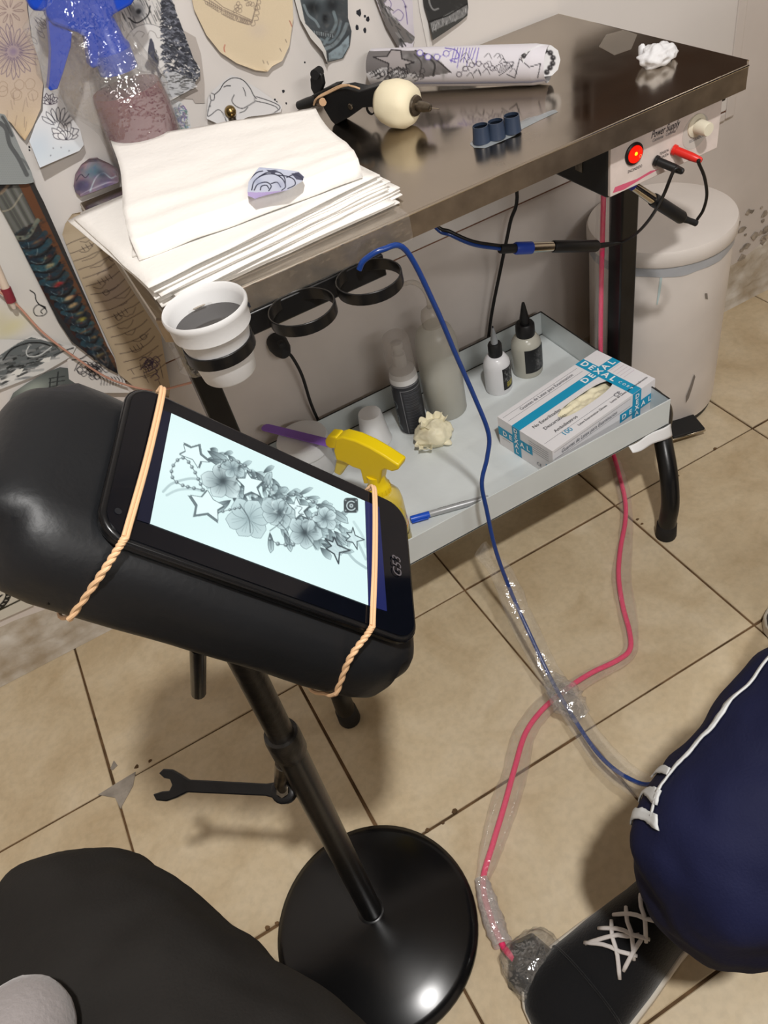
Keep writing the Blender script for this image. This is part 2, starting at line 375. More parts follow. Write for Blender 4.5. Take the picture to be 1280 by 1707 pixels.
# ------------------------------------------------------------------ the room
X0, X1, Y0, Y1, ZC = -1.80, 2.88, -2.52, 0.36, 2.5
def struct(name, mb, m, parent=None, **k):
    o = mb.build(name, m, parent, **k)
    if parent is None: o['kind'] = 'structure'
    return o
floor = struct('floor', MB().bb((X0-.1, Y0-.1, -.08), (X1+.1, Y1+.1, -.0035)), M['grout'], smooth=0)
T = .36
tile_me = None
k = 0
for i in range(int(round((X1-X0)/T))):
    for j in range(int(round((Y1-Y0)/T))):
        g = .0042; cx, cy = X0+(i+.5)*T, Y0+(j+.5)*T
        if tile_me is None:
            h = T/2-g/2; b = .0012; z = 0.0
            mb = MB(); mb.add([(-h,-h,-.006), (h,-h,-.006), (h,h,-.006), (-h,h,-.006), (-h,-h,-b), (h,-h,-b), (h,h,-b), (-h,h,-b), (-h+b,-h+b,0), (h-b,-h+b,0), (h-b,h-b,0), (-h+b,h-b,0)],
                   [(0,1,5,4), (1,2,6,5), (2,3,7,6), (3,0,4,7), (4,5,9,8), (5,6,10,9), (6,7,11,10), (7,4,8,11), (8,9,10,11), (3,2,1,0)])
            o = mb.build('tile', M['tile'], floor, smooth=0); tile_me = o.data
            tile_me.transform(Matrix.Translation(Vector(ORG['floor'])))
        else:
            o = bpy.data.objects.new('tile', tile_me); COL.objects.link(o); o.parent = floor
        o.location = Vector((cx + random.uniform(-.0006, .0006), cy + random.uniform(-.0006, .0006), random.uniform(-.0006, 0))) - Vector(ORG['floor'])
        o.rotation_euler.z = random.uniform(-.0025, .0025)
# cement repair where four tiles meet at the left
mb = MB(); P = [atz(*q)[:2] for q in [(164,1325), (196,1305), (226,1287), (222,1310), (201,1348), (192,1330)]]
mb.prism(P, -.002, .0012); mb.build('cement_patch', M['cement'], floor, smooth=0)
P = [atz(*q)[:2] for q in [(184,1282), (190,1268), (196,1276), (188,1284)]]; mb = MB(); mb.prism(P, -.002, .001); mb.build('cement_patch', M['cement'], floor, smooth=0)
# chipped grout: small dark chips along the joints near the stand foot
chips = MB()
for u, v in [(712,1384), (738,1372), (758,1352), (445,1546), (461,1539), (470,1533), (250,1268), (228,1278), (1070,873), (1062,866), (1130,793), (1192,748)]:
    p = atz(u, v); r = random.uniform(.003, .005); a0 = random.random()*6
    chips.prism([(p[0]+r*random.uniform(.6,1.2)*math.cos(a0+t), p[1]+r*random.uniform(.5,1)*math.sin(a0+t)) for t in np.arange(0, 6.2, 1.05)], -.002, .0006)
c = chips.build('chipped_grout', M['grout'], floor, smooth=0); c['kind'] = 'stuff'
# wall behind the table: a lower strip of crumbled plaster, painted wall above
wb = struct('wall_back', MB().bb((X0-.1, Y1, -.05), (X1+.1, Y1+.12, ZC+.05)), M['paint'], smooth=0)
def base_strip(name, xa, xb, ztop, skirt):
    nu, nv = int((xb-xa)/.008), 20; mb = MB()
    def F(s, t):
        x = xa+(xb-xa)*s; zt = ztop*(1+.3*nz3((x*7, 3, 1))); z = zt*t
        d = .010*(1-t)**.6*(.6+.6*nz3((x*20, z*30, 2))) + .004*nz3((x*70, z*80, 5))
        if t > .97: d = -.002
        if z < skirt: d = max(d, .008)
        if t == 0: d = .012
        return (x, Y1-.001-max(d, -.001), z)
    mb.grid(F, nu, nv); return struct(name, mb, M['plaster'], smooth=60)
base_strip('baseboard_back', X0, X1, .13, .03)
# rising-damp scars higher on the right, loose flakes of paint
sk = MB()
for n in range(70):
    x = random.uniform(1.10, 1.55); z = .10+.12*random.random()**1.5+(x-1.3)*.25; r = random.uniform(.004, .014)
    if z < .05: continue
    sk.prism([(x+r*random.uniform(.5,1.3)*math.cos(t), z+r*random.uniform(.4,1)*math.sin(t)) for t in np.arange(0, 6.2, .9)], 0, .0015, lambda a, b, c, q=n*.000015: (a, Y1-c-.0002-q, b))
s = sk.build('plaster_flakes', mat('flaked_paint', (150,140,128), .9, var=.2, vscale=60), wb, smooth=0); s['kind'] = 'stuff'
struct('wall_left', MB().bb((X0-.1, Y0, -.05), (X0, Y1, ZC+.05)), M['paint'], smooth=0)
struct('wall_right', MB().bb((X1, Y0, -.05), (X1+.1, Y1, ZC+.05)), M['paint'], smooth=0)
struct('wall_front', MB().bb((X0-.1, Y0-.1, -.05), (X1+.1, Y0, ZC+.05)), M['paint'], smooth=0)
struct('ceiling', MB().bb((X0-.1, Y0-.1, ZC), (X1+.1, Y1+.1, ZC+.1)), mat('ceiling_paint', (190,182,172), .8, spec=.2), smooth=0)
# white board fixed to the wall behind the table, with a thin brown line of dirt under its lower edge
ZB, XB = .502, 1.272; YB = .350
struct('trim_1', MB().bb((-1.6, YB, ZB), (XB, Y1+.002, 1.75)), M['board'], smooth=0, bevel=.002)
struct('trim_2', MB().bb((-1.6, YB+.004, ZB-.004), (XB+.004, Y1+.002, ZB+.001)), mat('brown_edge', (120,84,66), .8), smooth=0)
# raised moulding to the right of it
mb = MB(); mb.bb((XB+.004, YB+.003, ZB-.02), (XB+.028, Y1+.002, 1.75)); mb.bb((XB-.10, YB+.003, ZB-.022), (XB+.0038, Y1+.002, ZB-.0045))
struct('trim_3', mb, M['paint'], smooth=0, bevel=.003)
# dark ink specks on the board
ik = MB()
for u, v, r in [(598,21,4), (608,27,2), (613,32,3), (595,46,3), (608,50,3), (472,152,2.2), (458,166,1.5), (461,170,1.5), (477,172,1.5), (508,104,1.3), (49,245,1.4), (49,250,1.2), (660,14,1)]:
    p = aty(u, v, YB); q = r/FPX*np.linalg.norm(p-CAM)
    ik.prism([(p[0]+q*random.uniform(.7,1.2)*math.cos(t), p[2]+q*random.uniform(.8,1.4)*math.sin(t)) for t in np.arange(0, 6.2, .8)], 0, .0004, lambda a, b, c: (a, YB-c, b))
s = ik.build('ink_specks', M['ink'], bpy.data.objects['trim_1'], smooth=0); s['kind'] = 'stuff'

# dark wooden cupboard on the wall above the table end: its brown front is what the steel top mirrors
cu = thing('wall_cupboard', (1.3, .30, .86), 'dark brown wooden cupboard hung on the wall above the right end of the steel table', 'cupboard')
wood = mat('dark_wood', (62,44,32), .4, var=.3, vscale=6, stretch=(1, 1, 14))
MB().bb((.895, .325, .87), (1.75, .349, 1.60)).build('body', wood, cu, smooth=0, bevel=.003)
for x in (1.11, 1.54): 
    d_ = MB().bb((x-.205, .308, .89), (x+.205, .324, 1.58)).build('door', wood, cu, smooth=0, bevel=.004)
    MB().bb((x+(.17 if x < 1.3 else -.17)-.006, .29, 1.15), (x+(.17 if x < 1.3 else -.17)+.006, .308, 1.25)).build('handle', M['steel_bare'], d_, bevel=.002)

# ------------------------------------------------------------------ the work table
TX0, TX1, TY0, TY1, TZ = .036, .866, -.073, .342, .794
tb = thing('work_table', (.45, .138, 0), 'stainless steel topped work table on black frame with white lower tray', 'table')
mb = MB(); c_ = .012
poly = [(TX0+c_, TY0), (TX1-c_, TY0), (TX1, TY0+c_), (TX1, TY1), (TX0, TY1), (TX0, TY0+c_)]
n = len(poly); t = .0015
mb.add([(x, y, TZ-.030) for x, y in poly] + [(x, y, TZ-.002) for x, y in poly] + [(x*(1-.004)+.45*.004, y*(1-.008)+.138*.008, TZ) for x, y in poly] + [(x*(1-.006)+.45*.006, y*(1-.012)+.138*.012, TZ-.030) for x, y in poly] + [(x*(1-.006)+.45*.006, y*(1-.012)+.138*.012, TZ-.005) for x, y in poly],
       [tuple(2*n+i for i in range(n))] + [(n+i, n+(i+1) % n, 2*n+(i+1) % n, 2*n+i) for i in range(n)] + [(3*n+i, 3*n+(i+1) % n, (i+1) % n, i) for i in range(n)] + [(4*n+i, 4*n+(i+1) % n, 3*n+(i+1) % n, 3*n+i) for i in range(n)] + [tuple(4*n+i for i in range(n-1, -1, -1))])
mb.build('steel_top', M['steel'], tb, smooth=25)
sk2 = MB(); sk2.add([(x, y, TZ-.030) for x, y in poly] + [(x, y, TZ-.002) for x, y in poly], [(i, (i+1) % n, n+(i+1) % n, n+i) for i in range(n)])
sk2.build('steel_skirt', mat('skirt_steel', (168,154,136), .42, metal=1, var=.08, vscale=30), tb, smooth=0)
bright = mat('polished_edge', (225,218,205), .12, metal=1)
MB().tube([(TX0+.012, TY0+.0005, TZ-.0012), (TX1-.012, TY0+.0005, TZ-.0012)], .0016, 8).build('rolled_edge', bright, tb)
MB().tube([(TX1-.0006, TY0+.012, TZ-.0012), (TX1-.0006, TY1, TZ-.0012)], .0012, 8).build('rolled_edge', bright, tb)
PLX, PRX, PY = .078, .838, .138
for x in (PLX, PRX):
    MB().bb((x-.0175, PY-.0175, .17), (x+.0175, PY+.0175, TZ-.030)).build('post', M['black_metal'], tb, bevel=.003)
MB().bb((PLX, PY-.015, TZ-.062), (PRX, PY+.015, TZ-.032)).build('cross_bar', M['black_metal'], tb, bevel=.002)
for x in (PLX, PRX):
    MB().bb((x-.015, TY0+.03, TZ-.05), (x+.015, TY1-.02, TZ-.031)).build('top_bar', M['black_metal'], tb, bevel=.002)
for fx, px in ((.048, PLX), (.742, PRX)):
    sx = .79 if px > .5 else .062
    mid = (sx+px)/2
    pts = [(fx, -.120, .0), (fx, -.121, .045), (fx+(sx-fx)*.15, -.116, .085), (fx+(sx-fx)*.45, -.09, .135), (sx, -.04, .178), (px, .02, .186), (px, PY, .188), (px, .24, .186), (sx, .29, .17), (fx, .325, .12), (fx, .335, .05), (fx, .335, .0)]
    fa_ = MB().tube(cat_spline(pts, 5), .0165, 16).build('foot_arch', M['black_metal'], tb)
    for y in (-.120, .335):
        MB().lathe([(.0185, 0.0005), (.0195, .004), (.0185, .034), (.0168, .036)], (fx, y, 0), n=20).build('rubber_tip', M['rubber'], fa_)
# tray
SX0, SX1, SY0, SY1, SZ, SR = .100, .792, -.052, .330, .212, .266
MB().bb((SX0, SY0, SZ-.004), (SX1, SY1, SZ-.001)).build('tray_base', M['enamel'], tb, smooth=0)
tk = .0022
for nm, lo, hi in (('f', (SX0, SY0, SZ-.004), (SX1, SY0+tk, SR)), ('b', (SX0, SY1-tk, SZ-.004), (SX1, SY1, SR)), ('l', (SX0, SY0+tk, SZ-.004), (SX0+tk, SY1-tk, SR)), ('r', (SX1-tk, SY0+tk, SZ-.004), (SX1, SY1-tk, SR))):
    MB().bb(lo, hi).build('tray_rim', M['enamel'], tb, smooth=0, bevel=.0006)
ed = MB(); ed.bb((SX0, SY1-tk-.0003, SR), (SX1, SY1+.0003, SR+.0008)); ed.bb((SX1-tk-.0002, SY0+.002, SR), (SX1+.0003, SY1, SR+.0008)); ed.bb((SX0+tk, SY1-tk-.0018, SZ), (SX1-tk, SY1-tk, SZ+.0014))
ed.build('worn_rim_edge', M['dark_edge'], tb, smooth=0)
# cling liner on the tray: wrinkled white sheet, and the piece hanging out at the front right corner
mb = MB(); mb.grid(lambda s, t: (SX0+.004+(SX1-SX0-.008)*s, SY0+.004+(SY1-SY0-.008)*t, SZ+.0005+.0012*max(0, nz3((s*14, t*9, 4)))), 90, 50)
mb.build('tray_liner', M['liner'], tb)
def hang(s, t):
    x = .70+.094*s; d = .012+.026*s**.8
    return (x, SY0-.0015-.012*t*(1-s*.4)-.002*math.sin(9*s), SZ-.002-d*t*.65)
MB().grid(hang, 16, 6).build('liner_flap', M['white_plastic'], tb, solid=.0006)
# cup holder bar with its three rings
MB().bb((TX0+.02, TY0-.002, TZ-.060), (.305, TY0+.018, TZ-.032)).build('holder_bar', M['black_metal'], tb, bevel=.002)
RC = [(.083, -.112, .764), (.183, -.109, .757), (.268, -.109, .757)]
for c in RC: MB().ring(c, .0385, .0022, .014).build('cup_ring', M['black_metal'], tb, bevel=.0008)
# cling film stretched over the front edge and bunched under the left corner
def cling(s, t):
    x = TX0+.01+.30*s
    if t < .5: y = TY0+.10*(1-2*t)-.0015; z = TZ+.0012+.0012*abs(nz3((x*60, t*9, 0)))
    else: y = TY0-.0022-.003*abs(nz3((x*50, t*20, 2))); z = TZ-.06*(t-.5)
    return (x, y, z)
MB().grid(cling, 70, 14).build('cling_film', M['film'], tb)
def cling2(s, t):
    a = 2*PI*s; z = TZ-.035-.16*t; r = .026+.005*nz3((math.cos(a)*2, math.sin(a)*2, t*6))
    return (PLX+r*math.cos(a), PY+r*math.sin(a), z)
MB().grid(cling2, 24, 14).build('leg_film', M['film_heavy'], tb)

# ------------------------------------------------------------------ drawings taped to the board (each a cut sheet of its own)
PM = print_mat('print_paper', .65); PMG = print_mat('print_glossy', .4, spec=.4)
def wp(d): return lambda u, v: aty(u, v, YB-d)
WH = (216,212,207); LINE = (52,50,54); PUR = (98,84,110)
G = 'drawings pinned on the white board'
def curl_b(a, p=3): return lambda s, t: np.stack([s*0, -a*t**p, s*0], 1)
def curl_s(a, b=0): return lambda s, t: np.stack([s*0, -a*np.abs(2*s-1)**3-b*t**3, s*0], 1)
R = np.random.default_rng(3)
def wig(P, a=1.2): return [(x+R.uniform(-a, a), y+R.uniform(-a, a)) for x, y in P]

# tan stencil sheet with daisies
cv = Canvas(-60, -60, 100, 250, (196,178,158)); cv.blob(10, 40, 90, 110, 0, (184,168,158), .8); cv.blob(40, 225, 40, 40, 0, (205,184,150), .8)
def daisy(cv, cx, cy, r, k, col, al=.75, w=.8, seed=0):
    q = np.random.default_rng(seed)
    for i in range(k):
        a = 2*PI*i/k+q.uniform(-.08, .08); L = r*q.uniform(.8, 1.05); P = petal(cx+.22*r*math.cos(a), cy+.22*r*math.sin(a), L*.8, r*.09, a); cv.line(P+[P[0]], col, w, al)
        cv.line([(cx+.3*r*math.cos(a), cy+.3*r*math.sin(a)), (cx+.75*L*math.cos(a), cy+.75*L*math.sin(a))], col, .5, al*.6)
daisy(cv, 22, 86, 46, 24, PUR, seed=1); cv.blob(22, 86, 10, 10, 0, (128,112,142), .8)
daisy(cv, 16, 18, 26, 9, (120,100,100), seed=2); daisy(cv, -30, 150, 30, 12, PUR, seed=4)
for i in range(7):
    x, y = 5+R.uniform(-15, 55), 148+R.uniform(-15, 25); cv.curve([(x, y), (x+8, y-7), (x+16, y-2), (x+14, y+8), (x+4, y+10), (x, y)], (140,118,100), .7, .6)
for i in range(9): x = R.uniform(0, 60); y = R.uniform(150, 205); cv.line([(x, y), (x+R.uniform(-4, 4), y+R.uniform(8, 20))], (120,100,96), .8, .5)
cv.speck(2, 1)
paper('stencil_sheet', cv, [(-50,-50), (41,-50), (44,10), (51,60), (64,100), (71,140), (67,180), (54,210), (41,233), (31,222), (18,204), (0,190), (-50,170)], PM, wp(.005), 'tan tracing sheet with outlined daisies at the left of the blue spray bottle', curl=curl_s(.004), group=None)
# white strip behind it
cv = Canvas(30, -60, 110, 190, (206,203,198))
for i in range(9):
    x, y = R.uniform(48, 70), R.uniform(20, 75); cv.curve([(x, y), (x+7, y+4), (x+10, y+12), (x+3, y+9), (x-2, y+2)], (92,90,96), .7, .8)
paper('flower_strip', cv, [(36,-50), (80,-50), (83,40), (82,110), (75,150), (60,160), (55,100)], PM, wp(.002), 'narrow white sheet with a small flower outline behind the tan daisy sheet')
# lotus sheet
cv = Canvas(40, 140, 145, 280, (222,222,224)); cv.blob(60, 245, 28, 38, .4, (192,204,216), .9); cv.blob(100, 250, 45, 14, -.3, (198,208,216), .8)
def lotus(cv, cx, cy, r, col, k=9):
    for i in range(k): a = -PI*(.08+.84*i/(k-1)); P = petal(cx, cy, r*(1 if i % 2 else .8), r*.2, a); cv.poly(P, (224,224,226), 1, col, .9)
    for i in range(5): a = -PI*(.2+.6*i/4); P = petal(cx, cy+2, r*.55, r*.2, a); cv.poly(P, (226,226,228), 1, col, .9)
lotus(cv, 107, 228, 27, (66,64,74)); lotus(cv, 82, 172, 17, (60,50,66))
for i in range(7): a = -2.6+i*.32; P = petal(98+10*math.cos(a), 212+10*math.sin(a), 24, 4, a); cv.line(P+[P[0]], (70,70,80), .8)
for x, y in [(86,243), (99,242), (112,247), (81,254)]: cv.blob(x, y, .9, .9, 0, (60,60,70), .9)
paper('lotus_sheet', cv, [(72,146), (97,150), (115,190), (132,214), (137,238), (129,247), (62,272), (47,232), (58,206), (71,184)], PM, wp(.004), 'white sheet with a lotus outline and a curled bluish lower edge', curl=curl_b(.022, 2.2))
# grey sheet, then the wolf and pine drawing
cv = Canvas(290, 40, 350, 185, (178,170,164)); cv.speck(1.5, 2)
paper('grey_sheet', cv, [(296,45), (326,62), (335,90), (341,140), (341,172), (325,172), (318,160), (300,165)], PM, wp(.0015), 'plain grey paper strip showing behind the pine tree drawing')
cv = Canvas(190, -60, 345, 180, (208,205,202)); DK = (44,46,54)
for i in range(120):      # animal fur at the top
    x, y = R.uniform(196, 292), R.uniform(-55, 44); L = R.uniform(8, 22); cv.line([(x, y), (x+L*.45, y+L)], (70+R.uniform(-25, 90),)*3, R.uniform(.8, 2.2), .7)
cv.blob(228, 18, 13, 16, .2, (92,92,96), 1); cv.blob(229, 18, 10, 11, 0, (120,120,122), 1, 4); cv.blob(231, 19, 4.5, 4.5, 0, (25,25,30), 1, 4); cv.curve([(214,30), (228,38), (246,26), (250,10)], (30,30,36), 2, .9)
cv.poly([(246+40*math.cos(t)*.98, 80+40*math.sin(t)) for t in np.arange(0, 6.28, .15)], (214,212,210), 1, (110,110,114), .8, .8)
for P in ([(222,60), (230,52), (240,55), (236,62)], [(246,58), (250,51), (258,55), (262,63), (269,62)]): cv.curve(P, (150,146,144), .8)
cv.poly([(249,66), (252,63), (256,72), (258,84), (262,92), (264,104), (262,112), (267,122), (269,132), (264,132), (260,118), (256,116), (258,132), (253,130), (250,116), (244,116), (240,108), (246,98), (246,84)], (74,76,90), 1)
for i in range(40): x, y = R.uniform(245, 264), R.uniform(82, 115); cv.line([(x, y), (x+R.uniform(-3, 3), y+5)], (R.uniform(40, 140),)*3, .9, .8)
def pine(cv, x0, y0, x1, y1, w, n, seed, dk=(40,42,50), lt=(134,138,150)):
    q = np.random.default_rng(seed); cv.line([(x0, y0), (x1, y1)], dk, 2.5)
    for i in range(n):
        t = (i+.5)/n; cx, cy = x0+(x1-x0)*t, y0+(y1-y0)*t; ww = w*(.12+.95*t)
        for k in range(26):
            a = q.uniform(-1, 1)*ww; yy = cy+abs(a)*.32+q.uniform(-3, 3); c = np.array(dk)+(np.array(lt)-np.array(dk))*q.uniform(0, 1)**2
            cv.line(wig([(cx+a-3.5, yy+1.5), (cx+a, yy-1), (cx+a+4, yy+2)], 1.4), c, q.uniform(1.2, 2.8), .95)
pine(cv, 277, -4, 306, 130, 36, 26, 5)
cv.poly([(262,140), (270,122), (290,118), (318,132), (328,140), (312,150), (272,168)], (182,184,188), 1)
for i in range(75): x, y = R.uniform(262, 322), R.uniform(122, 160); cv.line([(x, y), (x+R.uniform(3, 8), y+R.uniform(-2, 2))], (R.uniform(40, 130),)*3, R.uniform(.8, 2), .8)
paper('wolf_drawing', cv, [(198,-50), (284,-50), (292,15), (308,58), (322,98), (332,112), (332,126), (322,138), (328,143), (312,150), (272,171), (262,150), (205,150)], PM, wp(.004), 'grey pencil drawing of a howling wolf, round moon and pine tree', curl=curl_b(.008))
# small blue-grey tree
cv = Canvas(262, 155, 330, 235, (205,206,208))
for i in range(170): x, y = R.normal(294, 11), R.normal(200, 14); cv.curve([(x, y), (x+R.uniform(-4, 4), y-3), (x+R.uniform(-6, 6), y-5)], (R.uniform(70, 140), R.uniform(80, 145), R.uniform(105, 165)), R.uniform(.8, 1.8), .8)
cv.line([(290,228), (291,200), (286,182)], (60,64,80), 2)
paper('tree_drawing', cv, [(268,182), (282,164), (302,170), (314,186), (320,222), (286,236), (272,222)], PM, wp(.0022), 'small blue-grey bushy tree drawing at the foot of the wolf drawing')
# bear outline
cv = Canvas(335, 118, 475, 215, (208,207,208)); K = (50,50,54)
cv.curve([(358,157), (366,150), (374,138), (388,130), (404,133), (416,146), (422,158), (427,164)], K, 1.2); cv.curve([(427,161), (446,167), (462,174), (465,180), (455,187), (442,195)], K, 1); cv.curve([(425,168), (444,172), (458,177), (462,181)], K, 1)
cv.curve([(352,155), (357,158), (356,166), (351,166), (350,158)], K, 1); cv.curve([(351,168), (346,182), (344,192), (350,190), (362,182), (370,188), (375,202)], K, 1); cv.blob(349, 176, 1.2, 1.5, 0, K); cv.curve([(390,158), (386,168), (392,176), (402,180), (412,176), (424,169)], K, 1.1); cv.curve([(412,178), (406,184), (398,187)], K, 1); cv.curve([(373,145), (378,143), (384,143)], K, 1.3); cv.curve([(405,146), (408,153), (409,160)], K, 1); cv.blob(424, 165, 1, 4, 0, K, .5)
paper('bear_outline', cv, [(342,196), (347,162), (355,150), (385,125), (399,129), (430,148), (469,176), (466,186), (441,190), (412,193), (396,200), (376,206), (367,193), (360,204)], PM, wp(.004), 'cut-out outline drawing of a rounded bear with a thin tail beside the brass hook', curl=curl_b(.010))
# large tan mandala stencil
cv = Canvas(300, -60, 495, 125, (209,193,165)); cv.blob(430, 50, 16, 14, 0, (198,184,168), .6); cv.speck(1.5, 3); E_ = (120,106,96)
for off, a in ((0, .9), (6, .7), (10, .9)): cv.line([(335-off, -18+off), (372, 12+off*.6), (420, 34+off*.35), (432, -10), (430, -50)], E_, .9, a)
for i in range(22):
    t = i/21; P = np.array([(345,2), (385,26), (421,38)]); q = cat_spline(P, 12)[min(int(t*24), 24)]; cv.curve([(q[0]-4, q[1]-2), (q[0]-2, q[1]+5), (q[0]+4, q[1]+3), (q[0]+3, q[1]-3)], E_, .9, .8)
for i in range(7): cv.curve([(424+i*1.3, 34-i*9), (430+i*1.3, 33-i*9), (429+i*1.3, 27-i*9), (424+i*1.3, 27-i*9)], E_, .9, .8)
for i in range(16): x, y = R.uniform(385, 424), R.uniform(-25, 18); cv.curve([(x, y), (x+4, y-3), (x+6, y+2), (x+1, y+4), (x, y)], E_, .8, .8)
cv.curve([(374,74), (372,80), (373,86)], (170,60,50), 1.1); cv.line([(481,34), (485,44)], (150,70,60), 1)
for x, y in [(437,100), (444,102), (474,65), (465,80)]: cv.line([(x, y), (x+2, y+5)], E_, .8)
paper('mandala_stencil', cv, [(308,-50), (484,-50), (487,30), (480,75), (468,100), (451,109), (443,118), (424,116), (392,104), (365,86), (342,57), (322,15)], PM, wp(.003), 'large rounded tan stencil sheet with a lace mandala at its top', curl=curl_s(.004, .003))
# skull painting
cv = Canvas(475, -60, 595, 115, (62,68,72))
cv.blob(530, -10, 34, 40, 0, (120,134,142), .7); cv.blob(520, 12, 16, 13, .2, (30,34,37), 1); cv.blob(553, 8, 13, 14, 0, (34,38,42), 1); cv.blob(541, 30, 5, 9, 0, (22,25,28), 1)
for P, c, wd in (([(505,8), (512,24), (524,34), (530,44)], (128,142,148), 4), ([(556,20), (560,38), (552,54), (538,72)], (124,140,146), 5), ([(532,64), (548,70), (562,56), (568,36)], (110,126,134), 4), ([(540,80), (556,74), (570,58), (578,40)], (132,146,152), 6), ([(520,50), (530,56), (544,52)], (88,98,104), 3)): cv.curve(P, c, wd, .8)
for i in range(9): x = 520+i*4; y = 50+.2*(x-520); cv.poly(wig([(x, y), (x+3.4, y), (x+3, y+7), (x+.6, y+7)], .5), (140,150,154), .9, (40,44,48), .6)
cv.poly([(545,88), (566,76), (582,58), (582,76), (570,97), (545,103)], (142,158,166), 1)
for i in range(260): x, y = R.uniform(482, 584), R.uniform(-50, 100); cv.blob(x, y, R.uniform(1, 5), R.uniform(1, 3), R.uniform(0, 3), (R.uniform(40, 135),)*3, .25)
cv.poly([(478,-50), (490,-50), (506,38), (532,66), (540,84), (541,105), (530,90), (495,40)], (202,200,196), 1)
paper('skull_painting', cv, [(478,-50), (579,-50), (580,30), (586,52), (583,76), (572,97), (541,105), (533,84), (514,62), (497,30)], PMG, wp(.004), 'dark blue-grey painted skull cut from paper with a white edge', curl=lambda s, t: np.stack([s*0, -.012*(1-s)**2*t, s*0], 1))
# lilac strip with feathers
cv = Canvas(600, -60, 700, 95, (206,200,208))
for P in ([(640,5), (646,-2), (652,6), (650,16)], [(655,22), (664,16), (672,24), (668,34), (660,32)], [(650,-30), (660,-10), (672,2), (676,20), (678,40)]): cv.curve(P, (112,96,150), .9)
cv.blob(675, 11, 1.5, 2, 0, (60,50,90))
cv.poly([(610,-50), (622,-50), (645,20), (690,62), (684,72), (668,70), (662,84), (640,44)], (112,108,106), 1)
for i in range(50): t = R.uniform(0, 1); x, y = 622+t*60+R.uniform(-14, 4), -30+t*95+R.uniform(-4, 10); cv.line([(x, y), (x+R.uniform(4, 9), y+R.uniform(6, 14))], (R.uniform(40, 150),)*3, R.uniform(1, 2.5), .7)
paper('feather_sheet', cv, [(610,-50), (682,-50), (686,40), (688,62), (684,82), (662,81), (640,42), (622,-5)], PM, wp(.003), 'narrow lilac paper strip with dark feathers along its left edge', curl=curl_s(.006))
cv = Canvas(680, -60, 725, 85, (222,218,214)); paper('white_scrap', cv, [(690,-50), (700,-50), (714,38), (716,78), (712,78), (700,20)], PM, wp(.002), 'thin white paper edge to the left of the boot drawing')
# boot
cv = Canvas(692, -60, 795, 75, (58,58,58))
cv.poly([(700,-50), (776,-50), (778,8), (716,38), (708,10)], (50,50,50), 1)
cv.poly([(716,38), (778,6), (780,22), (770,30), (718,52)], (122,122,122), 1); cv.poly([(717,52), (772,28), (779,20), (776,30), (762,38), (740,52), (718,66)], (64,64,62), 1)
for i in range(60): t = R.uniform(0, 1); x, y = 718+t*58, 42-t*28+R.uniform(-4, 8); cv.line([(x, y), (x+R.uniform(-2, 2), y+R.uniform(2, 6))], (R.uniform(60, 190),)*3, R.uniform(.7, 1.6), .7)
cv.line([(714,36), (745,26), (779,6)], (22,22,22), 2); cv.curve([(714,-10), (716,6), (722,16), (730,14)], (150,150,150), 2.5, .8)
for i in range(40): x, y = R.uniform(704, 772), R.uniform(-50, 22); cv.blob(x, y, R.uniform(2, 5), R.uniform(1, 2), .6, (R.uniform(20, 110),)*3, .3)
paper('boot_drawing', cv, [(700,-50), (775,-50), (780,12), (778,26), (764,37), (741,52), (718,66), (714,38), (706,10)], PM, wp(.005), 'black cut-out drawing of a boot toe and sole at the top of the board', curl=curl_b(.006))
# grey dotted cloth-like sheet
cv = Canvas(-60, 140, 70, 320, (142,147,147)); 
for i in range(-60, 70, 3):
    for j in range(140, 320, 3): cv.blob(i+(j % 2)*1.5, j, .9, .9, 0, (112,117,118), .6)
cv.curve([(0,205), (10,215), (16,240), (30,262), (44,290)], (74,76,78), 7, .8); cv.curve([(4,195), (12,208), (20,226)], (60,62,64), 5, .7); cv.curve([(30,262), (40,268), (48,280)], (90,92,94), 4, .7)
paper('grey_mesh_sheet', cv, [(-55,150), (-4,188), (8,191), (17,208), (35,250), (52,286), (56,302), (38,306), (0,302), (-55,312)], PM, wp(.012), 'grey dotted mesh-like sheet over the top of the dark machine painting', curl=curl_b(.006))
# white sheet with black swirl, left of the painting
cv = Canvas(-90, 270, 150, 660, (208,205,200)); K = (28,28,30)
cv.curve([(50,484), (58,490), (60,500), (66,508), (76,514)], K, 1.6); cv.curve([(76,512), (64,508), (56,516), (60,526), (72,526), (78,520), (74,514), (68,519), (71,523)], K, 1.3); cv.blob(20, 545, 30, 14, -.5, (206,200,160), .8); cv.blob(0, 535, 20, 25, 0, (196,188,150), .5)
paper('swirl_sheet', cv, [(-80,280), (-20,310), (0,345), (24,385), (60,470), (95,535), (125,575), (129,592), (100,582), (60,600), (-80,640)], PM, wp(.001), 'white sheet with a black scroll swirl beside the dark machine painting')
# dark machine-like sleeve painting
cv = Canvas(-70, 270, 205, 630, (46,46,48))
ax = lambda t, s: (8+176*t+s*(34-22*t)*.87+ (t*(1-t))*-6, 318+300*t-s*(34-22*t)*.45)
cv.poly([ax(t, 1.25) for t in np.linspace(0, 1, 12)]+[ax(t, .75) for t in np.linspace(1, 0, 12)], (104,66,44), .9)
cv.poly([ax(t, -1.3) for t in np.linspace(0, 1, 12)]+[ax(t, -.85) for t in np.linspace(1, 0, 12)], (52,32,30), .9)
cv.poly([ax(0, -.95), ax(0, .75), ax(.2, .7), ax(.2, -1)], (96,98,92), 1)
for s in np.linspace(-.9, .7, 9): cv.line([ax(0, s), ax(.2, s)], (R.uniform(50, 150),)*3, 4, .5)
cv.curve([ax(.06, -1), ax(.09, -.2), ax(.05, .7)], (168,160,140), 2, .7); cv.curve([ax(-.02, -1), ax(.0, -.2), ax(-.04, .7)], (170,140,110), 5, .5)
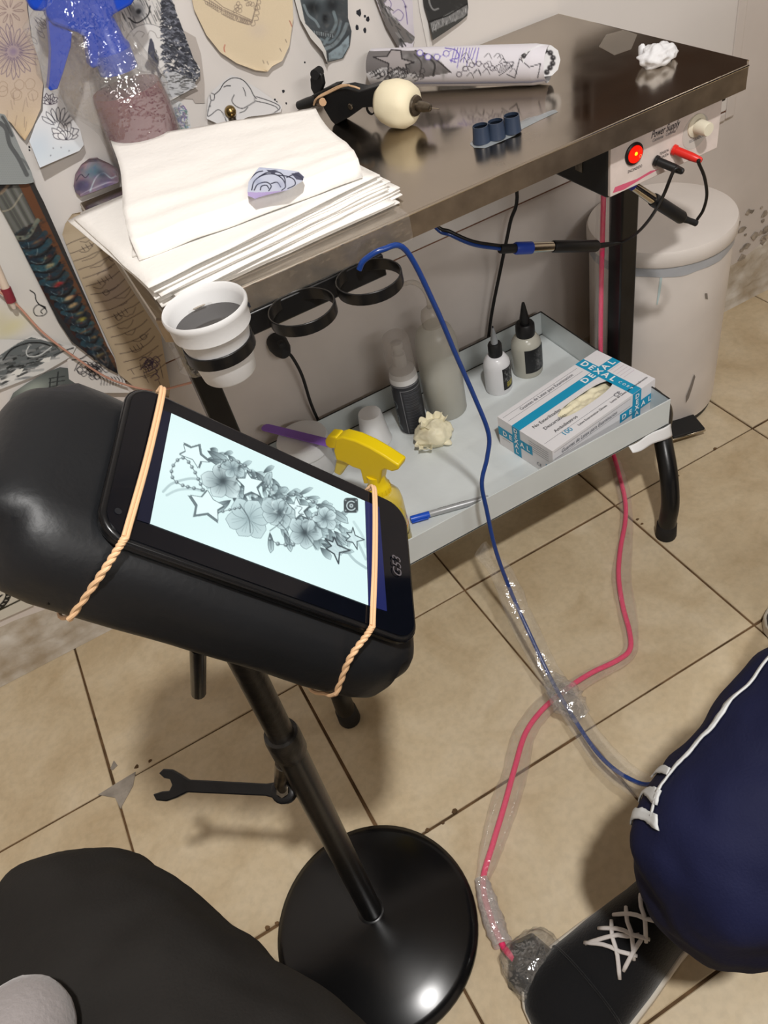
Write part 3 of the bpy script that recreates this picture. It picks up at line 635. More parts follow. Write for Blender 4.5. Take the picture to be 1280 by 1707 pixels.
cv.curve([ax(.21, -1.0), ax(.245, -.2), ax(.2, .8)], (112,116,104), 7, 1)
for s in (-.6, .1): x, y = ax(.235, s); cv.blob(x, y, 2.2, 2.2, 0, (30,30,30), 1)
def arc(t, k=.03, s0=-1.0, s1=.85): return [ax(t+k*(1-((q-(s0+s1)/2)/((s1-s0)/2))**2)+.012*q, q) for q in np.linspace(s0, s1, 9)]
for i, t in enumerate(np.linspace(.26, .88, 15)):
    c = [(30,58,74), (38,76,92), (24,38,52), (46,88,100)][i % 4]; cv.line(arc(t), c, R.uniform(6, 11), .75)
    cv.line(arc(t+.018, .03, -.8, R.uniform(-.5, .4)), (142,160,162), 1.5, .5); cv.line(arc(t+.026, .03), (16,20,26), 3.2, .85)
    for z in range(3): x, y = ax(t+.03, R.uniform(-.8, .6)); cv.blob(x, y, R.uniform(3, 8), R.uniform(1.5, 3), -.4, [(104,44,42), (120,104,70), (96,52,46), (52,96,106), (130,116,78)][R.integers(5)], .7)
for t, s, c in ((.42, .1, (148,142,112)), (.6, .15, (190,160,118)), (.64, .15, (180,150,110)), (.52, 0, (176,46,50)), (.72, .15, (170,160,70))): x, y = ax(t, s); cv.blob(x, y, 9, 3.5, -.45, c, .9, 4)
cv.curve([ax(.88, -.6), ax(.93, -.7), ax(.97, 0), ax(.93, .6), ax(.88, .5), ax(.86, -.2), ax(.88, -.6)], (92,96,100), 2.2, .8); cv.curve([ax(.93, -.3), ax(.955, 0), ax(.93, .4)], (150,120,104), 2.5, .7)
for i in range(700): t, s = R.uniform(0.2, 1), R.uniform(-1.1, 1.1); x, y = ax(t, s); cv.blob(x, y, R.uniform(1, 6), R.uniform(.6, 2), -.45+R.uniform(-.3, .3), [(20,24,30), (44,76,90), (70,46,38), (24,38,52)][R.integers(4)], .36)
paper('machine_painting', cv, [(-60,268), (-4,300), (40,300), (55,302), (72,335), (100,398), (128,462), (155,522), (178,575), (190,596), (195,620), (180,613), (150,592), (118,567), (95,532), (70,482), (45,432), (20,382), (0,345), (-60,258)], PMG, wp(.010), 'long dark teal and rust painting of rings and pistons tapering to a point', curl=curl_s(.004))
# tan line-art stencil of the same sleeve
cv = Canvas(95, 345, 295, 670, (184,166,140)); cv.blob(130, 400, 40, 40, 0, (205,190,165), .8); cv.blob(190, 480, 26, 40, 0, (176,160,158), .6)
bx = lambda t, s: (138+118*t+s*(34-6*t), 380+255*t-s*(17-4*t)); K = (66,56,56)
def arc2(t, k, s0, s1): return wig([bx(t+k*(1-((q-(s0+s1)/2)/((s1-s0)/2))**2), q) for q in np.linspace(s0, s1, 7)], .8)
for i, t in enumerate(np.linspace(.04, .93, 17)):
    cv.curve(arc2(t, R.uniform(.01, .03), -1, 1), K, .9, .8)
    s0_ = R.uniform(-.8, 0); cv.curve(arc2(t+.022, R.uniform(.0, .03), s0_, s0_+R.uniform(.5, 1)), K, .8, .7)
    if i % 3 == 0: x, y = bx(t+.02, R.uniform(-.5, .5)); cv.curve([(x, y), (x+7, y-4), (x+12, y), (x+6, y+5), (x, y)], K, .8, .8)
    if i % 4 == 1:
        for q in np.linspace(-.4, .2, 4): cv.line([bx(t, q), bx(t+.03, q+.05)], K, .8, .8)
for i in range(12): x, y = 238+R.uniform(-14, 20), 612+R.uniform(-14, 18); cv.curve([(x, y), (x+8, y-6), (x+14, y+1), (x+7, y+5)], (60,48,80), 1.2, .8)
for i in range(12): x = 215+R.uniform(0, 60); y = 590+R.uniform(0, 55); cv.line([(x, y), (x+R.uniform(2, 6), y+R.uniform(6, 16))], K, .8, .7)
paper('sleeve_stencil', cv, [(108,372), (120,355), (140,352), (170,360), (240,440), (262,520), (270,575), (283,645), (281,662), (225,645), (197,622), (190,592), (150,505), (122,438), (103,390)], PM, wp(.006), 'tan tracing stencil with line art of rings beside the left table leg', curl=curl_s(.003))
# line-art sheets behind the cushion
cv = Canvas(-90, 560, 260, 860, (212,206,206))
for i in range(90):
    x, y = R.uniform(-60, 60), R.uniform(640, 830); r = R.uniform(6, 16); cv.curve([(x, y), (x+r, y-r*.6), (x+r*1.6, y+r*.2), (x+r*.7, y+r*.7), (x+r*.2, y+r*.3)], (106,98,112), .8, .8)
cv.blob(10, 735, 16, 25, 0, (212,206,170), .5)
paper('line_art_sheet', cv, [(-80,640), (60,600), (130,612), (140,800), (100,850), (-80,860)], PM, wp(-.004), 'large white sheet of tangled line art behind the left end of the cushion')
cv = Canvas(105, 565, 225, 665, (214,211,208)); K = (36,34,40)
for i in range(30): a = R.uniform(0, 6.3); r = R.uniform(3, 20); x, y = 150+r*math.cos(a)*1.4, 617+r*math.sin(a)*.6; cv.curve([(x, y), (x+6, y-5), (x+11, y), (x+6, y+4), (x+2, y+1)], K, .9, .85)
cv.curve([(124,618), (132,604), (146,604), (144,618), (134,624), (128,616), (134,610)], K, 1.2); cv.curve([(120,600), (135,598), (150,590), (158,600)], K, 1.6)
for i in range(8): x = 165+i*5; cv.curve([(x, 628), (x+4, 634), (x+3, 642)], K, .9)
paper('rose_outline_sheet', cv, [(112,600), (122,572), (150,592), (186,618), (205,628), (216,655), (150,655), (115,632)], PM, wp(.0035), 'white sheet with a black rose outline under the tip of the machine painting')
def mech(cv, x0, y0, x1, y1, n, seed):
    q = np.random.default_rng(seed)
    for i in range(n):
        t, s = q.uniform(0, 1), q.uniform(-14, 14); x, y = x0+(x1-x0)*t, y0+(y1-y0)*t+s; L = q.uniform(8, 26); a = math.atan2(y1-y0, x1-x0)+q.uniform(-.25, .25); c = q.uniform(30, 175)
        cv.line([(x-L*.5*math.cos(a), y-L*.5*math.sin(a)), (x+L*.5*math.cos(a), y+L*.5*math.sin(a))], (c, c+3, c+4), q.uniform(1, 4), .8)
cv = Canvas(-70, 545, 140, 680, (206,206,204)); cv.poly([(-60,596), (0,592), (30,572), (52,562), (90,572), (104,588), (60,612), (0,630), (-60,650)], (96,102,104), 1); mech(cv, -40, 620, 92, 586, 90, 11); mech(cv, -40, 640, 60, 612, 40, 12)
cv.curve([(5,600), (20,582), (46,572), (70,572), (85,577)], (24,26,28), 2); cv.curve([(50,574), (44,586), (48,594), (66,592), (86,578)], (200,204,204), 1.6)
for x, y in ((26,620), (74,602), (16,632)): cv.poly(wig([(x-8, y+3), (x, y-6), (x+12, y-7), (x+7, y+3)], 2), (218,218,214), 1)
cv.blob(18, 628, 8, 6, 0, (214,214,212), .9, 4); cv.curve([(90,592), (104,586), (122,580)], (60,62,64), 2)
paper('weapon_drawing', cv, [(-60,580), (-20,566), (25,572), (56,558), (106,574), (128,577), (119,594), (72,621), (0,648), (-60,668)], PM, wp(.006), 'grey cut-out drawing of layered mechanical shapes left of the cushion', curl=curl_b(.004))
cv = Canvas(-5, 605, 145, 750, (88,94,94)); cv.blob(55, 648, 30, 14, -.3, (168,178,168), .8); mech(cv, 15, 690, 110, 670, 60, 14); mech(cv, 20, 715, 60, 705, 40, 15)
cv.line([(97,620), (94,650)], (40,44,46), 2); cv.line([(84,632), (82,655)], (40,44,46), 2)
for y in (627, 634, 641): cv.line([(82, y+4), (108, y)], (48,52,54), 1.4)
cv.curve([(18,694), (30,678), (50,668), (70,662)], (150,160,160), 1.2); cv.poly([(18,704), (30,700), (38,712), (26,712)], (158,172,172), 1)
paper('ship_drawing', cv, [(4,712), (10,680), (22,655), (46,638), (75,622), (100,612), (132,616), (132,712), (60,745), (26,728)], PM, wp(.003), 'small dark grey ship drawing half hidden by the left end of the cushion')
# poster with round emblem, lowest on the wall
def wpl(d): return lambda u, v: aty(u, v, .352-d)
cv = Canvas(-160, 820, 120, 1110, (206,202,190), 3); hx, hy = -22, 993
for r0, r1, c in ((41, 0, (30,30,28)), (31, 0, (206,202,190))): cv.poly([(hx+r0*math.cos(t), hy+r0*.78*math.sin(t)-.35*r0*math.cos(t)*.4) for t in np.arange(0, 6.28, .1)], c, 1)
for i in range(26): t = i*.24; x, y = hx+36*math.cos(t), hy+28*math.sin(t)-.14*36*math.cos(t); cv.line([(x-1.6, y), (x+1.6, y-1)], (214,210,198), 1.2, .9)
cv.blob(11, 979, 2.6, 2, 0, (214,210,198), 1, 4); cv.poly([(-16,994), (6,991), (0,996), (-6,999), (-16,1002)], (26,26,26), 1); cv.line([(-160,1095), (40,997), (90,972)], (40,38,24), 2.4)
paper('emblem_poster', cv, [(-150,860), (60,860), (66,975), (54,1010), (0,1034), (-150,1100)], PM, wpl(0), 'cream poster with a black round emblem at the foot of the wall, far left', cat='poster')
# purple and teal scrap at the back corner of the table
cv = Canvas(112, 255, 205, 335, (150,130,140)); cv.blob(155, 285, 18, 14, .3, (84,124,140), .9); cv.blob(140, 275, 10, 8, 0, (196,160,164), .8); cv.blob(138, 310, 14, 12, 0, (78,74,106), .95, 4); cv.blob(176, 305, 18, 10, -.3, (96,88,118), .9); cv.curve([(150,318), (160,296), (172,288), (184,296), (192,292)], (176,186,196), 1.8); cv.curve([(126,300), (134,290), (142,296), (148,290)], (40,36,60), 1); cv.blob(170, 290, 10, 6, .5, (52,60,80), .7)
for i in range(60): cv.blob(R.uniform(120, 195), R.uniform(262, 325), R.uniform(2, 5), R.uniform(1, 3), R.uniform(0, 3), (R.uniform(60, 170), R.uniform(70, 130), R.uniform(100, 160)), .25)
paper('octopus_scrap', cv, [(121,308), (124,288), (134,272), (146,263), (162,262), (180,270), (196,280), (196,302), (165,314), (133,326), (124,318)], PMG, wp(.004), 'small purple and teal painted scrap at the back left corner of the table', curl=curl_s(.006))
# pink cord strung across the drawings
p_ = [aty(u, v, YB-.016) for u, v in [(-60,440), (0,487), (30,510), (70,553), (120,592), (180,630), (235,648), (268,650)]]; p_.append(np.array([PLX-.012, PY+.03, .56]))
tag(MB().tube(cat_spline(p_, 6), .0018, 8).build('pink_string', mat('dusty_pink_cord', (196,146,126), .6, bump=.4, bscale=500), loc=p_[3]), 'thin dusty pink string running across the drawings to the left table leg', 'string')
# brush leaning at the far left
br = thing('paint_brush', aty(16, 500, .33), 'cream handled brush with a maroon ferrule in front of the swirl sheet, far left', 'brush')
a_, b_, c_ = aty(-25, 400, .336), aty(9, 480, .336), aty(19, 503, .335)
MB().tube([a_, a_*.5+b_*.5, b_], [.0035, .0055, .006], 12).build('handle', mat('cream_handle', (214,196,178), .5), br)
MB().tube([b_, c_], [.0075, .0072], 12).build('ferrule', mat('maroon', (128,42,54), .5), br)
MB().tube([c_, c_+(c_-b_)*.5], [.0055, .003], 10).build('bristles', mat('pale_bristle', (206,192,180), .8), br)
# brass hook
hp = aty(384, 186, YB-.012)
hk = thing('wall_hook', hp, 'small brass knob hook on the board behind the paper towels', 'hook')
MB().blob(hp, .0085, 16, 10).build('knob', mat('brass', (150,128,84), .3, metal=1), hk)
MB().tube([hp, hp+[0, .008, -.002], [hp[0], YB-.0005, hp[2]-.004]], [.004, .004, .006], 10).build('stem', M['steel_bare'], hk)
MB().tube([hp+[0, .004, -.006], hp+[-.001, .003, -.014], hp+[-.004, .006, -.021]], [.0065, .007, .003], 10).build('hook_arm', M['steel_bare'], hk)

# ------------------------------------------------------------------ on the steel top
def onplane(u, v, p0, n): d = dirof(u, v); t = ((np.asarray(p0)-CAM) @ n)/(d @ n); return CAM + t*d
def unit(a): a = np.asarray(a, float); return a/np.linalg.norm(a)
# paper towels, every sheet its own
TG = 'paper towels stacked on the table'
def towel(cx, cy, L, Wd, yaw, z, label, wave=.0012, bend=None, seed=0, thick=.0016):
    c, s = math.cos(yaw), math.sin(yaw); nu, nv = 22, 20
    def F(a, b):
        x, y = (a-.5)*L, (b-.5)*Wd; zz = z + wave*nz3((x*22+seed, y*22, seed*.7)); X, Y = cx+c*x-s*y, cy+s*x+c*y
        if bend is not None: zz += bend(a, b)
        return (X + .0012*nz3((seed, b*5, 1)), Y+.0012*nz3((a*5, seed, 2)), zz)
    return tag(MB().grid(F, nu, nv).build('paper_towel', M['towel'], solid=thick), label, 'paper towel', TG)
N_T = 15
for i in range(N_T):
    t = i/(N_T-1); z = TZ+.0018+i*.0023
    yaw = [.03, .06, .02, .09, .05, .12, .07, .03, .10, .06, .11, .05, .14, .09, .11][i]
    dx = [.010, .016, .004, .012, .0, .008, -.006, .004, -.004, .006, -.010, .0, -.018, -.006, -.014][i]; dy = [0, .006, -.004, .004, .008, -.002, .006, .010, .002, .012, .008, .016, .022, .014, .004][i]
    front = lambda a, b, q=i: -.0 + (.0025*max(0, nz3((a*4, q, 3)))*(1-b))
    ordn = ['lowest', 'second', 'third', 'fourth', 'fifth', 'sixth', 'seventh', 'eighth', 'ninth', 'tenth', 'eleventh', 'twelfth', 'thirteenth', 'fourteenth', 'topmost'][i]
    lab = ordn + ' white paper towel from the steel up in the fanned stack'
    if i == 0: lab = 'lowest white paper towel of the fanned stack, lying on the steel'
    if i == N_T-1: lab = 'topmost fanned paper towel, its corner out to the left of the folded one'
    towel(.190+dx, .083+dy*.9, .296, .262, yaw, z, lab, bend=front, seed=i*3.1, thick=.0015)
A_, B_, C_, D_ = atz(222, 412, .846), atz(600, 272, .848), atz(524, 183, .853), atz(187, 235, .874)
def toptow(a, b):
    p = (A_*(1-a)+B_*a)*(1-b) + (D_*(1-a)+C_*a)*b
    q = np.array(p); q[2] += .0016*nz3((a*6, b*8, 9)) + .006*math.exp(-((b-.30)/.05)**2)*.5*(1 if a < .8 else .6) + .004*math.exp(-((b-.14)/.04)**2)*.6
    if b < .05: q[2] -= .016*(1-b/.05)**.6
    q[0] += .006*math.sin(b*7)*(a-.5)
    return q
tag(MB().grid(toptow, 36, 40).build('paper_towel', M['towel'], solid=.003), 'folded white paper towel on top of the stack, rose scrap on it', 'paper towel', TG)
A2, B2, C2, D2 = A_+[-.004, .016, -.016], B_+[.004, .012, -.016], C_+[.004, -.006, -.012], D_+[.01, -.04, -.026]
tag(MB().grid(lambda a, b: ((A2*(1-a)+B2*a)*(1-b)+(D2*(1-a)+C2*a)*b)+[0, 0, .0015*nz3((a*5, b*5, 17))], 18, 18).build('paper_towel', M['towel'], solid=.003), 'second folded paper towel directly under the one with the rose scrap', 'paper towel', TG)
# rose scrap
tn_ = unit(np.cross(B_-A_, D_-A_))
cv = Canvas(405, 270, 515, 335, (192,198,216), 4); K = (36,38,58)
cv.poly([(413,322), (480,318), (450,326), (425,333), (414,328)], (176,160,206), 1)
for P in ([(420,318), (424,304), (436,294), (450,290), (462,292), (472,300), (476,312), (470,318)], [(432,296), (446,288), (464,287), (474,296), (476,312)], [(424,318), (430,308), (444,304), (452,310), (448,318)], [(434,317), (436,311), (444,309), (448,314)], [(462,292), (478,294), (490,300), (492,310), (480,316)], [(478,296), (490,292), (500,296), (506,303)], [(416,302), (428,290), (438,286)], [(452,306), (462,304), (468,312)]): cv.curve(P, K, 1.5)
cv.poly([(444,283), (462,284), (458,290), (448,288)], (60,62,80), .9); cv.poly([(486,290), (498,289), (507,297), (505,303), (494,300)], (62,64,84), .9); cv.blob(430, 304, 8, 6, .4, (150,158,186), .6); cv.blob(468, 308, 8, 6, .4, (160,166,192), .6)
paper('rose_scrap', cv, [(413,321), (415,305), (432,281), (460,283), (498,288), (508,297), (505,304), (481,319), (451,326), (425,333), (414,329)], PM, lambda u, v: onplane(u, v, (A_+B_)/2+[0, 0, .0075], tn_), 'small cut paper scrap with an inked rose lying on the top paper towel', cat='drawing', step=.7, curl=lambda s, t: np.stack([s*0, s*0, .0015*(2*s-1)**2], 1))
# stencil roll
LA, RA = aty(622, 112, .320), atz(914, 106, TZ+.0262)
ax_ = unit(RA-LA); up_ = unit(np.array([0, 0, 1.0])-ax_*ax_[2]); sd_ = np.cross(ax_, up_)
cv = Canvas(590, 60, 960, 160, (214,211,218), 3); P_ = (112,98,178); K = (56,54,60)
cv.poly([(605,85), (692,84), (716,90), (736,104), (752,121), (700,130), (640,138), (610,124)], (112,108,108), 1)
cv.poly([(605,124), (640,112), (700,126), (690,140), (610,142)], (206,204,206), 1)
for i in range(40): x, y = R.uniform(640, 745), R.uniform(90, 128); cv.blob(x, y, R.uniform(3, 8), R.uniform(2, 4), R.uniform(0, 3), (R.uniform(50, 175),)*3, .4)
cv.poly([(622,95), (645,94), (652,83), (668,84), (670,98), (690,104), (676,108), (680,122), (664,112), (646,122), (648,106)], (158,152,152), 1, (48,44,46), 2)
cv.curve([(690,90), (702,104), (700,124)], (70,66,66), 2); cv.curve([(706,92), (724,106), (722,126)], (60,58,58), 3)
for i in range(26): x, y = R.uniform(615, 700), R.uniform(118, 134); cv.curve([(x, y), (x+6, y-6), (x+9, y+1), (x+3, y+4)], (70,68,70), 1.1)
cv.line([(692,84), (718,92), (752,121)], (44,40,40), 1.6)
def beads(P, r, col, w=1.2):
    Q = cat_spline(P, 8); L = np.cumsum(np.r_[0, np.hypot(*np.diff(Q, axis=0).T)]); cv.line(Q, col, .8)
    for d in np.arange(0, L[-1], r*3.0): i = np.searchsorted(L, d); x, y = Q[min(i, len(Q)-1)]; cv.poly([(x+r*math.cos(t), y+r*math.sin(t)) for t in np.arange(0, 6.3, .5)], (214,211,218), 1, col, w)
beads([(700,88), (718,96), (738,92), (752,84)], 5, P_); cv.curve([(742,80), (760,84), (764,96), (750,100), (760,104)], P_, 1.6)
for i in range(9): x = 758+i*5; cv.line([(x, 80), (x-6, R.uniform(98, 114))], P_, 1.1)
beads([(765,124), (782,110), (800,106), (816,112), (828,118)], 4.2, (92,86,96)); cv.curve([(824,112), (840,104), (856,104), (846,116), (832,126)], K, 1)
for i in range(8): x = 832+i*3; cv.line([(x, 122-i*1.5), (x+3, 108)], K, .7)
for i in range(16): x, y = R.uniform(760, 850), R.uniform(90, 128); cv.curve([(x, y), (x+7, y-6), (x+12, y+3)], K, .9, .8)
cv.line([(858,130), (866,98), (882,112), (901,106), (896,130)], K, 1.3); cv.line([(858,130), (845,124)], K, 1.2)
stn = 120; ns = 260; V, F_ = [], []
rad = .0262
for j in range(ns+1):
    t = j/ns
    for i in range(stn+1):
        th = 2*PI*1.12*i/stn + 2.3; r_ = rad - .0035*i/stn
        le = LA + (RA-LA)*t
        if t > .93: r_ *= 1-.10*((t-.93)/.07)
        V.append(le + r_*(up_*math.cos(th)+sd_*math.sin(th)))
V = np.array(V); cols = cv.sample(pr(V)); nrm = V - np.repeat((LA + np.linspace(0, 1, ns+1)[:, None]*(RA-LA)), stn+1, 0)
vd_ = CAM-V; vd_ /= np.linalg.norm(vd_, axis=1)[:, None]; nrm /= np.linalg.norm(nrm, axis=1)[:, None]+1e-9; back = (vd_*nrm).sum(1) < .16; cols[back] = (206,204,206)
o = fast_mesh('stencil_roll', V, grid_faces(stn, ns), PM, loc=[(LA+RA)[0]/2, (LA+RA)[1]/2, TZ]); colour(o.data, cols)
tag(o, 'rolled white stencil paper with star and bead line art along the back of the table', 'paper roll')
# loose end leaf of the roll with the dark bead chain, a tongue at the right end
cv = Canvas(855, 65, 950, 140, (212,212,214), 4); 
Q = cat_spline([(873,93), (890,88), (904,84), (918,89), (922,102), (916,114), (910,122)], 10); L = np.cumsum(np.r_[0, np.hypot(*np.diff(Q, axis=0).T)]); cv.line(Q, (40,38,40), 1.6)
for d in np.arange(0, L[-1], 9.2): i = np.searchsorted(L, d); x, y = Q[min(i, len(Q)-1)]; cv.blob(x, y, 4.6, 4.6, 0, (38,36,38), 1, 5); cv.blob(x+.8, y-1, 1.6, 1.6, 0, (130,128,130), .9)
cv.blob(892, 102, 14, 8, -.3, (196,196,200), .7)
def leaf(u, v):
    return onplane(u, v, RA+ax_*.002, unit(unit(CAM-RA)*.9+ax_*.45))
q = paper('roll_end_leaf', cv, [(868,92), (882,82), (900,74), (918,75), (930,84), (934,100), (930,116), (920,126), (905,128), (890,126), (876,116)], PM, leaf, step=.7, parent=o)
# rotary machine with a wrapped grip
gc = atz(664, 172, TZ+.0305); d_ = unit([.42, -.88, -.06]); n_ = unit([d_[1], -d_[0], 0]); n_ = n_ if n_[2] >= 0 else -n_
mc = thing('tattoo_machine', (gc[0]-.02, gc[1]+.05, TZ), 'black tattoo machine with a cream wrapped grip and steel tip on the table', 'tattoo machine')
cream = mat('cream_wrap', (236,226,196), .6, bump=.35, bscale=45)
gp = MB(); gp.lathe([(.010, -.027), (.021, -.028), (.0275, -.020), (.0300, -.004), (.0290, .012), (.023, .023), (.014, .027), (.010, .0255)], gc, d_, 28)
gp.v = [tuple(np.array(p)+np.array([1, 1, .6])*.0030*nz3((p[0]*48, p[1]*48, p[2]*48))) for p in gp.v]
gp.build('wrapped_grip', cream, mc, smooth=60)
MB().lathe([(.012, .0262), (.0135, .028), (.0125, .031), (.007, .032), (.0066, .044), (.0045, .052), (.0028, .053)], gc, d_, 20).build('steel_tip', M['steel_bare'], mc)
MB().tube([gc+d_*.05, gc+d_*.066], .0006, 6).build('needle', M['chrome'], mc)
def mp(u, v, off=0): return onplane(u, v, gc-d_*.06+n_*off, n_)
def plate(name, px, th, m, bev=.0015, off=0, parent=None):
    P = [mp(*q, off) for q in px]; n = len(P); V = [p-n_*th/2 for p in P]+[p+n_*th/2 for p in P]
    return MB().add(V, [tuple(range(n-1, -1, -1)), tuple(range(n, 2*n))]+[(i, (i+1) % n, n+(i+1) % n, n+i) for i in range(n)]).build(name, m, parent or mc, smooth=30, bevel=bev)
blk = mat('black_satin', (18,19,21), .42, bump=.2, bscale=90)
plate('frame', [(541,150), (560,146), (584,142), (606,147), (622,142), (640,137), (648,172), (612,174), (590,190), (567,203), (560,196), (548,176)], .024, blk)
plate('motor_housing', [(538,160), (562,146), (568,138), (556,140), (540,148), (524,156)], .018, M['black_plastic'])
plate('spring_arm', [(523,120), (530,115), (538,124), (541,140), (536,154), (526,158), (520,146), (519,130)], .007, M['black_plastic'])
MB().tube([mp(527,122)-n_*.008, mp(530,121)+n_*.008], .0068, 14).build('binding_post', M['rubber'], mc)
MB().tube([mp(498,176), mp(512,172), mp(530,166)], [.006, .0075, .0075], 12).build('rear_knob', M['black_plastic'], mc)
MB().tube([mp(533,172, .004), mp(538,170, .016)], .0055, 14).build('contact_screw', mat('copper_screw', (120,96,74), .35, metal=1), mc)
MB().lathe([(.0042, 0), (.0042, .002), (.003, .003)], mp(585,177, .0118), n_, 14).build('frame_screw', M['steel_bare'], mc)
MB().ring(mp(618,182), .0075, .0018, .003, n_, 20).build('wire_ring', M['black_plastic'], mc)
for k, P in enumerate(([(524,172), (530,162), (548,152), (570,142), (588,144), (600,148)], [(523,175), (527,165), (545,156), (568,145), (582,142)])):
    tag(MB().tube(cat_spline([mp(u, v, .0135+.002*k+.002*math.sin(i*2)) for i, (u, v) in enumerate(P)], 6), .0013, 8).build('rubber_band', mat('tan_rubber', (206,172,136), .55)), ['tan rubber band stretched round the tattoo machine, upper strand', 'tan rubber band stretched round the tattoo machine, lower strand'][k], 'rubber band', 'rubber bands on the tattoo machine')
# ink caps on a smear of jelly
capm = mat('dark_blue_cap', (48,60,80), .35, spec=.5); inkm = mat('black_ink', (8,9,12), .08)
caps = [(803, 236), (828, 229), (854, 219)]
for k, (u, v) in enumerate(caps):
    b = atz(u, v, TZ+.0022); t_ = thing('ink_cap', b, ['small dark blue ink cap, nearest the table front of the three', 'small dark blue ink cap in the middle of the row of three', 'small dark blue ink cap, last of the three towards the right'][k], 'ink cap', 'ink caps in a row')
    MB().lathe([(.0115, 0), (.0112, .001), (.0098, .020), (.0090, .020), (.0098, .0165)], b, n=24, cap=False).build('cup', capm, t_)
    MB().lathe([(.0001, .0158), (.0096, .0160), (.0096, .0164), (.0001, .0166)], b, n=20, cap=False).build('ink', inkm, t_)
sm = [(783,240), (790,230), (808,226), (830,219), (850,210), (880,196), (905,190), (925,182), (930,186), (900,200), (872,214), (858,226), (830,238), (808,247), (790,246)]
P = [atz(u, v, TZ+.0005)[:2] for u, v in sm]; cen = np.mean(P[:14], 0)
mb = MB(); n = len(P); Q = [np.array(p) for p in P]
inner = [np.array(atz(u, v, TZ+.0005)[:2]) for u, v in [(790,239), (796,234), (812,230), (832,223), (852,215), (872,206), (895,196), (915,187), (916,188), (893,200), (868,213), (854,222), (830,234), (808,243), (794,243)]]
mb.add([(*p, TZ+.0004) for p in Q]+[(*p, TZ+.0021+.0006*nz3((p[0]*150, p[1]*150, 2))) for p in inner], [(i, (i+1) % n, n+(i+1) % n, n+i) for i in range(n)]+[tuple(n+i for i in range(n))])
tag(mb.build('jelly_smear', mat('jelly', (176,184,190), .15, alpha=.55, spec=.6, bump=.5, bscale=120), smooth=60), 'streak of clear petroleum jelly under the ink caps', 'jelly')
# white wad at the far end
cw = atz(1095, 92, TZ+.011)
mb = MB(); mb.blob(cw, (.026, .019, .014), 40, 24, lambda d: 1+.28*nz3(d*2.2+np.array([3, 1, 4]))+.10*nz3(d*6))
mb.blob(cw+[-.012, .016, .006], (.005, .005, .009), 14, 10, lambda d: 1+.3*nz3(d*3)); mb.blob(cw+[.024, -.004, -.003], (.007, .006, .007), 14, 10, lambda d: 1+.3*nz3(d*3+5))
tag(mb.build('cotton_wad', mat('cotton', (222,222,224), .95, bump=.4, bscale=200), smooth=180), 'white cotton wad near the far right corner of the steel table', 'cotton')
smq = [(998,78), (1010,58), (1040,50), (1062,58), (1052,82), (1024,92)]
tag(MB().prism([atz(u, v, TZ)[:2] for u, v in smq], TZ+.0001, TZ+.0004).build('powder_smear', mat('dry_smear', (190,180,168), .8, alpha=.18)), 'dull dried smear on the steel beside the cotton wad', 'smear')
# blue trigger spray bottle wrapped in film, back left corner
bx_, by_ = .150, .285
sb = thing('spray_bottle', (bx_, by_, TZ), 'film wrapped spray bottle with blue trigger and dark red liquid', 'spray bottle')
MB().lathe([(.046, .0005), (.049, .004), (.049, .105), (.047, .125), (.040, .148), (.030, .165), (.022, .176), (.018, .182)], (bx_, by_, TZ), n=36).build('bottle', mat('smoky_clear', (178,180,182), .15, alpha=.16, spec=.6), sb)
MB().lathe([(.0455, .003), (.0475, .006), (.0475, .068)], (bx_, by_, TZ), n=32).build('bottle_foot_liquid', mat('grey_liquid', (112,108,106), .2), sb)
MB().lathe([(.0475, .068), (.0477, .104), (.0455, .124), (.044, .129)], (bx_, by_, TZ), n=32).build('liquid', mat('dark_red_liquid', (112,48,62), .15), sb)
blue = mat('blue_plastic', (10,66,184), .28, spec=.5)
MB().lathe([(.0245, .150), (.0245, .176), (.021, .182), (.018, .205), (.015, .225)], (bx_, by_, TZ), n=28).build('collar', blue, sb)
def sp(u, v): return aty(u, v, by_)
def yplate(name, px, th, m, y=by_, parent=sb, bev=.004):
    P = [aty(u, v, y) for u, v in px]; n = len(P); V = [p+[0, -th/2, 0] for p in P]+[p+[0, th/2, 0] for p in P]
    return MB().add(V, [tuple(range(n-1, -1, -1)), tuple(range(n, 2*n))]+[(i, (i+1) % n, n+(i+1) % n, n+i) for i in range(n)]).build(name, m, parent, smooth=40, bevel=bev, seg=3)
yplate('head', [(148,112), (140,60), (126,52), (84,38), (74,24), (72,-30), (90,-62), (150,-72), (205,-60), (232,-20), (215,6), (186,22), (180,34), (190,70), (196,100)], .028, blue)
yplate('nozzle', [(44,2), (42,-14), (58,-36), (80,-34), (82,10), (74,18), (52,16)], .020, blue)
yplate('trigger', [(78,26), (118,52), (116,76), (110,96), (103,120), (94,146), (82,149), (79,146), (82,110), (83,80)], .018, blue)
def wrap(a, t):
    th = 2*PI*a; z = TZ+.012+.25*t
    r = (.0535 if t < .45 else .0535-.026*min((t-.45)/.3, 1)) + .004*nz3((math.cos(th)*3, math.sin(th)*3, t*9)); q = max(0, -math.cos(th))**2
    r += q*.060*max(0, min(1, (t-.3)/.35))*(1 if t < .85 else (1-t)/.15)
    return (bx_+r*math.cos(th), by_+r*math.sin(th)*(1 if r < .06 else .0535/r), z)
MB().grid(wrap, 60, 40).build('film_wrap', film_mat('bottle_wrap', refl=.15, haze=.045, bump=1.1, bscale=80, gloss=.06), sb, smooth=180)
